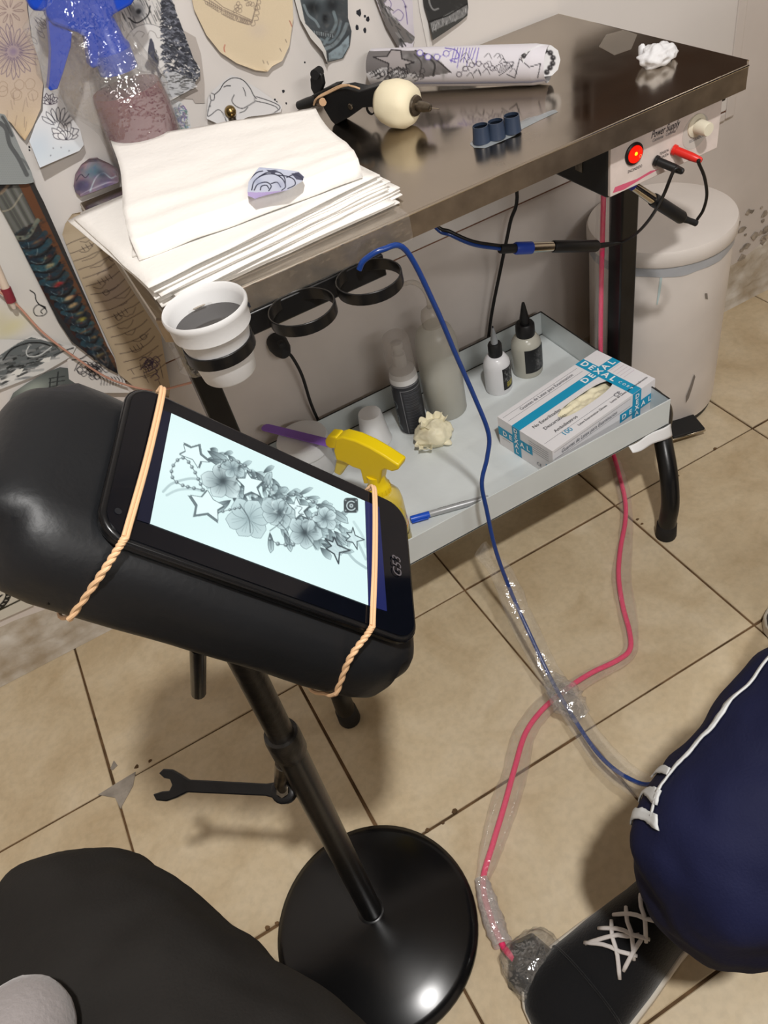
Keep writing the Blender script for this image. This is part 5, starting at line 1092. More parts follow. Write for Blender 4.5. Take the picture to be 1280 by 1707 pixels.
# ------------------------------------------------------------------ pedal bin
BX, BY, BR = 1.000, .222, .132
bn = thing('pedal_bin', (BX, BY, 0), 'cream pedal bin with grey bag edge behind the right table leg', 'bin')
MB().lathe([(BR-.006, .012), (BR-.001, .016), (BR, .04), (BR+.001, .398), (BR-.004, .400)], (BX, BY, 0), n=56).build('body', M['trash'], bn)
MB().lathe([(BR-.010, 0), (BR-.004, .002), (BR-.004, .016)], (BX, BY, 0), n=48).build('base_ring', M['black_plastic'], bn)
sc = MB()
for (u, v, du, dv) in ((1157, 625, -10, 42), (1102, 462, -4, 46), (1176, 492, 1, 6)): pass
MB().grid(lambda s, t: (BX+(BR+.0022+.0010*nz3((s*30, t*4, 1)))*math.cos(2*PI*s), BY+(BR+.0022+.0010*nz3((s*30, t*4, 1)))*math.sin(2*PI*s), .380+.022*t+.004*nz3((s*14, 0, 2))*(1-t)), 90, 4).build('bag_edge', mat('grey_bag', (170,172,176), .4, bump=.5, bscale=60), bn, smooth=180)
MB().lathe([(BR+.0045, .400), (BR+.006, .402), (BR+.006, .424), (BR+.003, .430), (BR-.012, .433), (.05, .438), (.0001, .439)], (BX, BY, 0), n=56, cap=False).build('lid', M['trash'], bn)
pd = atz(1130, 697, .028); ba = math.atan2(pd[1]-BY, pd[0]-BX)
pdir = np.array([math.cos(ba), math.sin(ba), 0]); pt = np.array([-pdir[1], pdir[0], 0])
pc = np.array([BX, BY, .024])+pdir*(BR+.022)
MB().box(pc-[0, 0, .0045], (.052, .074, .005), [pdir, pt, (0, 0, 1)]).build('pedal_plate', M['chrome'], bn, bevel=.002)
MB().box(pc, (.050, .070, .006), [pdir, pt, (0, 0, 1)]).build('pedal', M['rubber'], bn, bevel=.002)
MB().box(pc-pdir*.035-[0, 0, .006], (.05, .03, .006), [pdir, pt, (0, 0, 1)]).build('pedal_arm', M['black_plastic'], bn)
def binmark(name, px, m):
    P = []
    for u, v in px:
        d = dirof(u, v); o_ = CAM[:2]-[BX, BY]; a = d[:2] @ d[:2]; b = 2*(o_ @ d[:2]); c = o_ @ o_-(BR+.0018)**2; t = (-b-math.sqrt(max(b*b-4*a*c, 0)))/(2*a); P.append(CAM+t*d)
    n = len(P); MB().add(P, [tuple(range(n))]).build(name, m, bn, smooth=0)
binmark('scuff_mark', [(1157,624), (1159,628), (1154,646), (1148,664), (1143,672), (1144,660), (1151,642)], mat('scuff', (128,120,113), .6))
binmark('blue_stain', [(1100,462), (1104,462), (1101,486), (1096,508), (1094,508), (1097,484)], mat('bluish_stain', (186,202,202), .6))
binmark('scuff_mark', [(1175,489), (1179,489), (1180,499), (1176,498)], MATS['scuff'])

# ------------------------------------------------------------------ arm rest stand
UX = ROT[:, 0]
base_c = np.array([-.063, -.428, 0.])
def pax(z): return base_c + UX*[1, 1, 0]*(.026*z/.75) + np.array([0, 0, z])
ar = thing('armrest_stand', tuple(base_c), 'black padded arm rest on a post with round domed base', 'arm rest')
BRD = .146; bcx, bcy = base_c[0]-.004, base_c[1]-.014
MB().lathe([(BRD-.003, .0005), (BRD, .004), (BRD-.001, .009), (BRD-.014, .014), (.10, .021), (.06, .028), (.03, .032), (.0001, .033)], (bcx, bcy, 0), n=72, cap=False).build('domed_base', mat('black_enamel', (13,13,14), .22, spec=.5, var=.1, vscale=30), ar, smooth=60)
MB().tube([pax(.026), pax(.3), pax(.545)], .0155, 28).build('lower_tube', M['black_metal'], ar)
MB().lathe([(.026, .026), (.021, .031), (.0165, .034)], (pax(0)[0], pax(0)[1], 0), n=24).build('weld_bead', M['black_metal'], ar)
MB().tube([pax(.515), pax(.518), pax(.545), pax(.552)], [.0165, .0178, .0178, .0166], 28).build('collar', mat('scuffed_black', (26,23,20), .4, var=.4, vscale=90, bump=.3, bscale=120), ar)
MB().tube([pax(.545), pax(.65), pax(.775)], .0128, 24).build('upper_tube', MATS['scuffed_black'], ar)
# bolt and spanner
wz = .425; w0 = atz(474, 1318, wz); w1 = atz(272, 1308, wz)
wd = unit(w1-w0); wn = np.array([-wd[1], wd[0], 0]); wn = wn if wn @ (CAM-w0) > 0 else -wn
pb = pax(.47); out_ = unit((w0-pb)*[1, 1, 0])
MB().tube([pax(.49)+out_*.012, w0+[0, 0, .018], w0+[0, 0, -.002]], [.010, .0062, .0055], 14).build('bolt', M['steel_bare'], ar)
sp_ = thing
L_ = np.linalg.norm(w1-w0)
wv = unit(CAM-w0); wv = unit(wv-wd*(wv @ wd)); wy_ = np.cross(wv, wd); WS = 1.5
mb = MB(); shaft = [(.010, .0055), (.020, .0042), (L_-.026, .0045), (L_-.016, .0085), (L_-.006, .0115), (L_+.004, .0112), (L_+.008, .0070), (L_-.001, .0046), (L_-.008, .0040), (L_-.010, .0), (L_-.007, -.0040), (L_-.001, -.0046), (L_+.005, -.0078), (L_+.001, -.0112), (L_-.008, -.0110), (L_-.017, -.008), (L_-.026, -.0045), (.020, -.0042), (.010, -.0055)]
mb.prism(shaft, -.0026, .0026, lambda x, y, z: tuple(w0+wd*(x if x < .03 else L_+(x-L_)*WS*.8)+wy_*y*WS+wv*z*1.2))
wr = mb.build('spanner_handle', M['black_metal'], ar, smooth=30, bevel=.0012)
MB().lathe([(.0125, -.006), (.0138, -.005), (.0138, .005), (.0125, .006), (.0075, .006), (.0075, -.006)], w0, wv, 20, cap=False).build('spanner_ring', M['black_metal'], ar)
MB().lathe([(.0075, -.009), (.0075, .007)], w0, wv, 6).build('bolt_head', M['steel_bare'], ar)
# the cushion lies in the plane of the tablet: axes along, across, normal
CA = np.array([.6260, -.2410, -.7417]); CN = np.array([.645, -.375, .666]); CN = unit(CN); CA = unit(CA-CN*(CA @ CN)); CB = np.cross(CN, CA)
CP = np.array([-.0053, -.4084, .9064])
def cq(a, b, n=0.): return CP+CA*a+CB*b+CN*n
def cuv(u, v, n=0.): p = onplane(u, v, CP+CN*n, CN)-CP; return np.array([p @ CA, p @ CB])
a0, a1, b0, b1, n0, n1 = -.094, .228, -.130, .024, -.090, -.0105
mb = MB(); nu, nv = 40, 28
def cush(d):
    # rounded box: superellipsoid with flat faces
    e = 5.0; k = (abs(d[0])**e+abs(d[1])**e+abs(d[2])**4)**(-1/e); return d*k
ca_, cb_, cn_ = (a0+a1)/2, (b0+b1)/2, (n0+n1)/2; ha, hb, hn_ = (a1-a0)/2, (b1-b0)/2, (n1-n0)/2
bm = bmesh.new(); bmesh.ops.create_cube(bm, size=2); bmesh.ops.subdivide_edges(bm, edges=bm.edges[:], cuts=17, use_grid_fill=True)
V = []
for v in bm.verts:
    x, y, z = v.co; rr = np.array([.042, .036, .036])
    p = np.array([x*ha, y*hb, z*hn_]); h = np.array([ha, hb, hn_])
    rad = np.array([.040 if x > 0 else .055, .034, .034]); r_ = .034
    q = np.clip(p, -(h-r_), h-r_); dlt = p-q; L = np.linalg.norm(dlt)
    if L > 1e-9:
        m_ = np.abs(dlt).max(); dlt = dlt/L*min(r_, m_)
    p = q+dlt
    # rounded plan corners, softer at the left end
    rc_ = .050 if x < 0 else .026; qx = np.clip(p[0], -(ha-rc_), ha-rc_); qy = np.clip(p[1], -(hb-rc_), hb-rc_); dx, dy = p[0]-qx, p[1]-qy; L2 = math.hypot(dx, dy)
    if abs(dx) > 1e-6 and abs(dy) > 1e-6:
        f = max(abs(dx), abs(dy))/L2; p[0] = qx+dx*f; p[1] = qy+dy*f
    p[2] += .005*(1-(p[0]/ha)**2)*(1-(p[1]/hb)**2)*(1 if z > 0 else .3)*.3
    p += .0012*nz3((p[0]*22, p[1]*22, p[2]*22))
    V.append(cq(ca_+p[0], cb_+p[1], cn_+p[2]))
mb.add(V, [tuple(v.index for v in f.verts) for f in bm.faces]); bm.free()
cu_ = mb.build('cushion', M['leather'], ar, smooth=180)
MB().box(cq(ca_, cb_, n0-.004), (ha*1.55, hb*1.35, .012), [CA, CB, CN]).build('cushion_board', mat('board_black', (20,20,21), .6), ar, bevel=.002)
cr = MB(); cr.tube([cq(-.068, -.050, -.020), cq(-.058, -.100, -.022), cq(-.040, -.124, -.035), cq(-.032, -.1295, -.060)], [.0008, .0022, .0028, .0015], 8)
cr.build('vinyl_crease', mat('crease', (12,12,13), .5), ar, smooth=180)
pk0, pk1 = onplane(330, 1078, cq(0, 0, n0+.01), CN), None
pk1 = pk0+dirof(331, 1160)*0
z_ = pk0[2]-.075; pk1 = atz(331, 1158, z_)
MB().tube([pk0, pk0*.05+pk1*.95, pk1], [.0058, .0058, .0040], 14).build('tilt_peg', M['black_metal'], ar)
MB().tube([pax(.765), cq(ca_-.01, cb_, n0-.008)], .016, 16).build('tilt_bracket', M['black_metal'], ar)
# tablet
tbl = thing('tablet', tuple(cq(.08, -.05, -.009)), 'black tablet showing a flower and star drawing, strapped to the cushion', 'tablet')
TLc, BLc, BRc, TRc = [cuv(*k) for k in ((226,628), (148,893), (690,1072), (672,846))]
ta0, ta1 = -.030, .2045; tb0, tb1 = -.1135, .0150
def rrect(x0, x1, y0, y1, r, n=8):
    P = []
    for cx__, cy__, s in ((x1-r, y1-r, 0), (x0+r, y1-r, 1), (x0+r, y0+r, 2), (x1-r, y0+r, 3)):
        for i in range(n+1): t = PI/2*(s+i/n); P.append((cx__+r*math.cos(t), cy__+r*math.sin(t)))
    return P
MB().prism(rrect(ta0, ta1, tb0, tb1, .019), -.0100, -.0012, lambda x, y, z: tuple(cq(x, y, z))).build('shell', mat('tablet_black', (14,15,17), .28, spec=.5), tbl, smooth=30, bevel=.0022, seg=3)
gls = mat('screen_glass', (9,11,17), .06, spec=.5)
gs_ = MB().prism(rrect(ta0+.003, ta1-.003, tb0+.003, tb1-.003, .0165), -.0012, -.0004, lambda x, y, z: tuple(cq(x, y, z))).build('glass', gls, tbl, smooth=30)
MB().tube([cq(x, y, -.0036) for x, y in rrect(ta0, ta1, tb0, tb1, .019)+[rrect(ta0, ta1, tb0, tb1, .019)[0]]], .0009, 6).build('chrome_trim', mat('dull_trim', (70,72,76), .25, metal=1), tbl)
SC_ = [(285.6,688.8), (250,873), (613.8,1009), (608,835)]
def quad(name, px, m, n=0.0, step=.9):
    P = np.array(px, float)
    nu = int(np.hypot(*(P[2]-P[1]))/step); nv = int(np.hypot(*(P[1]-P[0]))/step)
    c4_ = [onplane(u, v, CP+CN*n, CN) for u, v in P]; s, t = np.meshgrid(np.linspace(0, 1, nu+1), np.linspace(0, 1, nv+1)); s = s.ravel()[:, None]; t = t.ravel()[:, None]
    V = (c4_[0]*(1-s)+c4_[3]*s)*(1-t)+(c4_[1]*(1-s)+c4_[2]*s)*t
    return fast_mesh(name, V, grid_faces(nu, nv), m, gs_), V
BG = (216,240,240)
cv = Canvas(240, 680, 625, 1020, BG, 3.0); DKS = (62,76,82); MDS = (150,170,174)
cv.blob(300, 760, 60, 60, 0, (232,250,250), .5); cv.blob(430, 950, 160, 50, .4, (226,248,248), .6)
def E(x, y): return (260+x*.2969, 680+y*.2969)      # coordinates read in an enlarged view
def EP(P): return [E(*p) for p in P]
for P, al in (([(40,470), (90,425), (180,398), (250,400)], .5), ([(60,490), (120,462), (200,455), (280,470)], .4), ([(540,350), (640,420), (760,500)], .5), ([(1040,760), (1110,850), (1180,900)], .55), ([(1090,690), (1140,770), (1178,850)], .45), ([(1110,640), (1160,720), (1178,780)], .3)): cv.curve(EP(P), (140,162,166), 4, al)
# shade clouds and leaves behind the flowers
for i in range(170):
    t = R.uniform(0, 1); x, y = E(330+690*t+R.uniform(-70, 60), 325+400*t+R.uniform(-105, 105)); a = .5+R.uniform(-1.1, 1.1)
    P = petal(x, y, R.uniform(14, 30), R.uniform(3.5, 7), a); cv.grad(P, (58,72,78), (196,220,222), (x, y), R.uniform(.5, 1.1), (86,102,108), .5, .5)
for x, y, L, w_, a in ((290,240,44,9,.55), (300,290,40,8,.3), (560,360,40,8,.9), (960,560,44,8,.6), (900,540,36,7,.35), (640,700,34,6,1.5), (720,700,34,6,1.2), (600,470,36,8,-1.2), (930,760,38,7,.5), (990,720,34,6,1.0), (1000,690,34,6,.8), (420,520,36,9,2.6)):
    q = E(x, y); P = petal(*q, L, w_, a); cv.grad(P, (66,80,86), (196,220,222), q, .8, (70,84,90), .6, .8); cv.line([q, (q[0]+L*.85*math.cos(a), q[1]+L*.85*math.sin(a))], (70,84,90), .6, .7)
flower(cv, *E(375,410), 40, 5, -.5, .75, (58,72,78), (214,234,235), (86,102,108), .4); flower(cv, *E(430,340), 24, 4, .5, .7, (110,128,134), (190,212,214), (90,106,112), .4)
flower(cv, *E(520,620), 44, 6, .9, .75, (150,172,176), (196,218,220), (92,110,116), .4); flower(cv, *E(690,590), 38, 7, .2, .6, (74,90,96), (200,222,224), (80,96,102), .5)
flower(cv, *E(835,700), 34, 5, .1, .75, (56,70,76), (206,228,230), (84,100,106), .5); flower(cv, *E(950,620), 26, 5, .8, .7, (100,118,124), (206,228,230), (84,100,106), .5)
for P in ([(640,690), (700,640), (740,560)], [(530,700), (520,620), (470,540)], [(690,640), (740,700), (752,770)], [(810,660), (850,720), (900,790)]): cv.curve(EP(P), (60,74,80), 1.8, .5)
def bead_chain(P, r, n):
    Q = cat_spline(EP(P), 10); L = np.cumsum(np.r_[0, np.hypot(*np.diff(Q, axis=0).T)]); cv.line(Q, (92,108,114), .9)
    for d in np.linspace(0, L[-1], n): i = min(np.searchsorted(L, d), len(Q)-1); x, y = Q[i]; cv.blob(x, y, r, r, 0, (66,80,86), 1, 5); cv.blob(x-.5, y-.6, r*.55, r*.55, 0, (214,234,236), .9)
bead_chain([(260,460), (150,435), (95,395), (90,340), (125,290), (165,285), (210,345), (240,405), (265,460)], 3.0, 16)
bead_chain([(355,330), (390,295), (440,296), (500,325), (545,370), (600,425), (650,460)], 2.8, 10); bead_chain([(730,500), (785,488), (860,515), (905,550), (905,590), (870,620)], 3.0, 8); bead_chain([(640,735), (690,765), (770,768)], 3.4, 4); bead_chain([(345,590), (420,570), (470,560)], 2.4, 5)
def pstar(P, off, sh=True):
    P = [E(*p) for p in P]; cen = np.mean(P, 0)
    if sh: Q = [tuple(np.array(p)+(np.array(p)-cen)*.12+off) for p in P]; cv.poly(Q, (70,84,90), .75)
    cv.poly(P, (226,246,247), 1, (92,108,112), .8)
pstar([(155,205), (195,225), (240,212), (248,262), (300,305), (250,300), (236,338), (206,290), (132,262), (165,245)], (2, -1.5))
pstar([(290,462), (322,515), (382,548), (345,572), (348,632), (292,590), (222,600), (232,545), (195,490), (258,500)], (-2, 2)); pstar([(510,360), (535,395), (600,410), (565,445), (585,495), (535,470), (492,488), (495,440), (450,395), (500,395)], (1.5, 2))
pstar([(785,500), (808,545), (862,548), (828,580), (850,620), (808,600), (782,622), (780,575), (738,535), (775,540)], (1.5, 1.5)); 
def ostar(P, w_):
    P = [E(*p) for p in P]; cv.poly(P, (206,228,230), .8, (56,68,74), w_)
ostar([(1000,725), (1020,770), (1090,800), (1030,812), (1025,875), (1000,820), (955,790), (985,775), (950,735), (992,752)], 2.0); ostar([(1105,670), (1118,715), (1170,740), (1128,750), (1130,795), (1105,755), (1065,745), (1090,722), (1070,700), (1098,700)], 1.3)
cv.curve(EP([(790,550), (820,560), (800,590), (830,600)]), (70,84,90), .8)
cv.poly(rrect(573, 597, 830, 855, 5), (60,70,74), 1)
for i in range(60):
    t = R.uniform(.05, .98); x, y = E(340+670*t+R.uniform(-60, 60), 340+390*t+R.uniform(-90, 90)); cv.blob(x, y, R.uniform(2, 6), R.uniform(1, 2.4), R.uniform(0, 3), (60,74,80) if i % 3 else (228,246,247), R.uniform(.3, .7))
ic = (585.5, 843)
cv.curve([(ic[0]+7.5*math.cos(t), ic[1]+7.5*math.sin(t)) for t in np.arange(.6, 5.6, .3)], (190,206,208), 1.6); cv.blob(ic[0], ic[1], 3.4, 3.4, 0, (200,214,216), 1, 6); cv.blob(ic[0], ic[1], 1.5, 1.5, 0, (60,70,74), 1, 4)
for x, y in ((576,834), (594,834), (576,851), (595,852)): cv.blob(x, y, 1.3, 1.3, 0, (190,206,208), .9)
PE = print_mat('screen_print', .25, emit=1.08)
o, V = quad('screen_picture', SC_, PE, .0001); colour(o.data, cv.sample(pr(V)))
glow = mat('screen_navy', (6,8,20), .15, emit=(34,40,92), estr=.9)
quad('screen_side', [(608.4,834.8), (614.2,1009.3), (645,1019), (632,845)], glow, .0001, 8)
quad('screen_side', [(266,681), (228,866), (249.6,873), (285.2,688.6)], mat('screen_dim', (6,8,16), .15, emit=(26,30,52), estr=.6), .0001, 8)
g0 = cq(*cuv(661, 945), .0006)
text('device_lettering', 'G53', .0115, g0, CB, -CA, mat('grey_lettering', (92,88,92), .5), tbl, align='CENTER', sx=.95, shear=.15)
MB().lathe([(.0022, 0), (.0022, .0004)], cq(*cuv(197, 852), -.0003), CN, 14).build('front_camera', mat('lens_dark', (30,32,36), .1), tbl)
# rubber bands round tablet and cushion
rb = mat('rubber_band', (222,182,140), .55)
def band(px, label):
    (u0, v0), (u1, v1), (u2, v2) = px
    A, B = cuv(u0, v0), cuv(u1, v1)
    top = [cq(A[0], tb1+.006, -.006), cq(A[0], tb1-.001, .0016), cq((A[0]+B[0])/2+.001, (tb0+tb1)/2, .0022), cq(B[0], tb0+.001, .0018)]
    t_ = thing('rubber_band', tuple(cq(A[0], -.05, 0)), label, 'rubber band', 'bands round the tablet')
    up = MB()
    for k in (-1, 1): up.tube([p+CA*.0011*k for p in cat_spline(top, 6)], .0013, 8)
    up.build('flat_run', rb, t_)
    d = dirof(u2, v2); tt = ((cq(0, b0-.001, 0)-CAM) @ CB)/(d @ CB); e = CAM+tt*d
    low = cat_spline([cq(B[0], tb0+.001, .0018), cq(B[0]-.001, tb0-.004, -.004), cq(B[0]-.003, b0+.004, -.020)*.7+e*.0+cq(B[0]-.003, b0-.002, -.024)*.3, cq(0, 0, 0)*0+e], 14)
    ee = e-CP; low[:, :] = low
    L = np.linspace(0, 1, len(low)); tw = MB()
    for k in (0, PI):
        tw.tube([p+(CA*math.cos(k+t*34)+unit(CN-CB)*math.sin(k+t*34))*.0010 for p, t in zip(low, L)], .0015, 8)
    tw.build('twisted_run', rb, t_)
    und = cat_spline([e, cq(ee @ CA+.002, b0+.006, n0+.012), cq(ee @ CA, b0+.03, n0-.0125), cq(ee @ CA, b1-.03, n0-.0125), cq(A[0], b1+.003, -.050), cq(A[0], b1+.001, -.028), cq(A[0], tb1+.006, -.006)], 6)
    MB().tube(und, .0016, 8).build('under_run', rb, t_)
band([(270,652), (210,882), (116,1032)], 'tan rubber band round cushion and left end of the tablet')
band([(622,820), (617,1022), (560,1157)], 'tan rubber band round cushion and right end of the tablet')

# ------------------------------------------------------------------ cords on the floor
def sleeve(pts, wds, name, parent, flat=.28, lift=None, m=None, nn=14, seed=0, wr=.12):
    P = cat_spline(pts, 6); w_ = np.interp(np.linspace(0, 1, len(P)), np.linspace(0, 1, len(wds)), wds)
    T = np.gradient(P, axis=0); V = []
    for i in range(len(P)):
        s = unit(np.cross(T[i], [0, 0, 1]) if abs(unit(T[i])[2]) < .9 else np.cross(T[i], [0, 1, 0])); u = unit(np.cross(s, T[i]))
        u = u if u[2] >= 0 else -u
        for j in range(nn):
            t = 2*PI*j/nn; r = w_[i]*(1+wr*nz3((i*.6, j*1.1, seed)))
            q = P[i]+s*r*math.cos(t)+u*(r*flat*math.sin(t)+r*flat*.35*nz3((i*.5, j*.9, seed+4)))
            if q[2] < .0009: q[2] = .0009
            V.append(q)
    k = len(P); F_ = [(i*nn+j, i*nn+(j+1) % nn, (i+1)*nn+(j+1) % nn, (i+1)*nn+j) for i in range(k-1) for j in range(nn)]
    return MB().add(V, F_).build(name, m or M['film'], parent, smooth=180)
bcab = thing('blue_cable', (.37, -.10, 0), 'long blue cable from the right cup ring down to the floor in a sleeve', 'cable')
bp = [(.268, -.085, .762), (.276, -.088, .772), (.298, -.094, .778), (.326, -.094, .765)] 
bp += [tuple(aty(725, 510, -.090)), tuple(aty(760, 592, -.086)), tuple(aty(790, 660, -.086)), tuple(aty(814, 722, -.094)), tuple(aty(812, 762, -.098)), tuple(aty(803, 805, -.103)), tuple(aty(811, 850, -.110)), tuple(aty(827, 920, -.125)), tuple(atz(853, 990, .125)), tuple(atz(882, 1055, .085)), tuple(atz(920, 1135, .045)), tuple(atz(960, 1203, .034)), tuple(atz(1000, 1260, .040)), tuple(atz(1045, 1296, .055)), tuple(atz(1090, 1306, .085)), tuple(atz(1150, 1262, .17)), tuple(atz(1215, 1195, .26)), tuple(atz(1270, 1120, .35)), (.66, -.50, .43)]
def zmin(P, r): P = np.array(P, float); P[:, 2] = np.maximum(P[:, 2], r+.0006); return P
MB().tube(cat_spline(bp, 7), .0034, 12).build('cord', bluec, bcab)
sl_ = [atz(800, 915, .20), atz(838, 960, .150), atz(868, 1030, .105), atz(905, 1105, .060), atz(942, 1165, .042), atz(985, 1232, .040), atz(1020, 1275, .046), atz(1060, 1305, .055), atz(1095, 1310, .085), atz(1150, 1268, .165), atz(1212, 1200, .255), atz(1272, 1118, .345)]
sleeve(sl_, [.018, .021, .022, .021, .020, .020, .022, .022, .020, .018, .020, .022], 'clear_sleeve', bcab, flat=.35, seed=1)
tp = atz(942, 1160, .050)
sleeve([atz(915, 1128, .045), atz(935, 1152, .048), atz(950, 1172, .046), atz(972, 1195, .038)], [.014, .026, .027, .016], 'tape_wrap', bcab, flat=.5, m=M['film_heavy'], seed=7, wr=.3)
pk = thing('pink_cable', (.60, -.2, 0), 'bright pink cable in a clear sleeve on the floor, ending at the foot pedal', 'cable')
pinkm = mat('hot_pink', (236,62,112), .4, spec=.4, sss=.1)
pts = [(.806, .150, .70), (.805, .150, .55), (.802, .150, .40), (.800, .148, .25), (.797, .140, .12), (.790, .120, .045), tuple(atz(1020, 752, .012)), tuple(atz(1033, 795, .008)), tuple(atz(1042, 835, .007)), tuple(atz(1042, 870, .007)), tuple(atz(1034, 915, .007)), tuple(atz(1031, 960, .007)), tuple(atz(1038, 1010, .007)), tuple(atz(1049, 1052, .007)), tuple(atz(1050, 1082, .007)), tuple(atz(1030, 1100, .007)), tuple(atz(985, 1122, .009)), tuple(atz(945, 1148, .010)), tuple(atz(905, 1182, .008)), tuple(atz(876, 1222, .008)), tuple(atz(858, 1280, .010)), tuple(atz(840, 1345, .010)), tuple(atz(822, 1405, .010)), tuple(atz(805, 1470, .009)), tuple(atz(818, 1530, .010)), tuple(atz(840, 1580, .012))]
MB().tube(cat_spline(pts, 6), .0044, 12).build('cord', pinkm, pk)
sleeve([np.array(p)+[0, 0, .002] for p in pts[:7]], [.012, .014, .013, .012, .014, .013, .012], 'clear_sleeve', pk, flat=.7, seed=11)
sleeve([atz(1026, 770, .010), atz(1038, 815, .009), atz(1044, 855, .009), atz(1042, 905, .009), atz(1036, 960, .010), atz(1046, 1020, .010), atz(1052, 1070, .010), atz(1040, 1098, .010), atz(990, 1124, .012), atz(948, 1150, .013)], [.012, .013, .012, .014, .018, .017, .012, .012, .014, .016], 'clear_sleeve', pk, flat=.45, seed=12)
sleeve([atz(948, 1150, .013), atz(905, 1180, .011), atz(872, 1228, .011), atz(858, 1290, .012), atz(838, 1350, .012), atz(820, 1410, .012), atz(803, 1470, .010)], [.018, .018, .019, .020, .022, .018, .010], 'clear_sleeve', pk, flat=.42, seed=13)
sleeve([atz(802, 1464, .012), atz(812, 1500, .013), atz(824, 1540, .014), atz(838, 1575, .016)], [.010, .014, .015, .013], 'bunched_film', pk, flat=.75, m=film_mat('bunched_film', refl=.25, haze=.42, bump=1.2, bscale=120), seed=14, wr=.25)
# foot pedal wrapped in film
fpz = .034; F4 = [atz(u, v, fpz) for u, v in ((846,1566), (888,1548), (926,1610), (900,1672), (846,1640))]
fp = thing('foot_pedal', tuple(np.mean(F4, 0)*[1, 1, 0]), 'black foot pedal wrapped in clear film at the toe of the black shoe', 'foot pedal')
fl = [atz(u, v, .004)[:2] for u, v in ((850,1576), (888,1558), (925,1590), (950,1640), (908,1684), (846,1648))]; cen = np.mean(fl, 0)
mb = MB(); n = len(fl); mb.add([(*p, .003) for p in fl]+[(*(cen+(p-cen)*.92), .026) for p in fl]+[(*(cen+(p-cen)*.72), .036) for p in fl], [tuple(range(n-1, -1, -1)), tuple(2*n+i for i in range(n))]+[(k*n+i, k*n+(i+1) % n, (k+1)*n+(i+1) % n, (k+1)*n+i) for k in (0, 1) for i in range(n)])
mb.build('pedal_body', mat('pedal_black', (20,20,21), .35, bump=.6, bscale=60), fp, smooth=40, bevel=.003)
MB().lathe([(.016, .033), (.016, .040), (.013, .042)], (cen[0], cen[1], 0), n=24).build('pedal_button', M['rubber'], fp)
fw = film_mat('pedal_film', refl=.16, haze=.08, bump=1.0, bscale=55)
mb = MB(); mb.blob((cen[0], cen[1], .024), (.045, .042, .021), 60, 34, lambda d: 1/max(abs(d[0])**3+abs(d[1])**3+abs(d[2])**3, .2)**(1/3)*.93+.07*nz3(d*5)+.06*nz3(d*13))
mb.v = [(x, y, max(z, .001)) for x, y, z in mb.v]; mb.build('film_wrap', fw, fp, smooth=180)
MB().tube([atz(840, 1580, .018), atz(850, 1592, .026), atz(858, 1600, .030)], .0045, 10).build('cord_end', pinkm, fp)

# ------------------------------------------------------------------ people
def limb(mb, pts, rad, n=26, k=6, fl=1.0):
    P = cat_spline(pts, k); r = np.interp(np.linspace(0, 1, len(P)), np.linspace(0, 1, len(rad)), rad); mb.tube(P, r, n, True, fl); mb.blob(P[0], r[0], 20, 12); mb.blob(P[-1], r[-1], 20, 12); return P
def cloth(o, vox=.008, amp=.006, sc=.06, it=4):
    r = o.modifiers.new('remesh', 'REMESH'); r.mode = 'VOXEL'; r.voxel_size = vox; r.use_smooth_shade = True
    s = o.modifiers.new('smooth', 'SMOOTH'); s.factor = .5; s.iterations = it
    tx = bpy.data.textures.new('folds', 'CLOUDS'); tx.noise_scale = sc; tx.noise_depth = 1
    d = o.modifiers.new('folds', 'DISPLACE'); d.texture = tx; d.strength = amp; d.mid_level = .5; d.texture_coords = 'LOCAL'
    s2 = o.modifiers.new('smooth2', 'SMOOTH'); s2.factor = .5; s2.iterations = 2
# seated person at the right: navy track pants with three white stripes, black shoes
pn = thing('person', (.75, -.62, 0), 'seated person in navy track pants with white stripes, right', 'person')
navy = mat('navy_cloth', (24,27,56), .75, spec=.2, sheen=0, bump=.25, bscale=400, var=.06, vscale=8)
mb = MB()
KN = np.array([.272, -.700, .405])
limb(mb, [(.96, -.62, .49), (.76, -.650, .482), (.55, -.676, .458), (.385, -.694, .430), KN], [.130, .124, .114, .105, .088])
limb(mb, [KN, (.278, -.700, .33), (.286, -.692, .29), (.302, -.680, .235), (.316, -.672, .190)], [.088, .087, .086, .086, .088])
limb(mb, [(.96, -.43, .49), (.99, -.40, .487), (1.00, -.39, .482)], [.125, .118, .105]); limb(mb, [(1.00, -.39, .482), (.99, -.385, .35), (.965, -.385, .2), (.95, -.385, .11)], [.1, .088, .08, .085])
limb(mb, [(.96, -.62, .50), (1.04, -.52, .52), (.96, -.41, .50)], [.13, .15, .13])
limb(mb, [(1.05, -.515, .50), (1.10, -.515, .70), (1.10, -.515, .92)], [.15, .155, .17], fl=1.2)
tr = mb.build('track_pants', navy, pn, smooth=180); cloth(tr, .008, .017, .055)
stripe = mat('white_stripe', (214,216,216), .7)
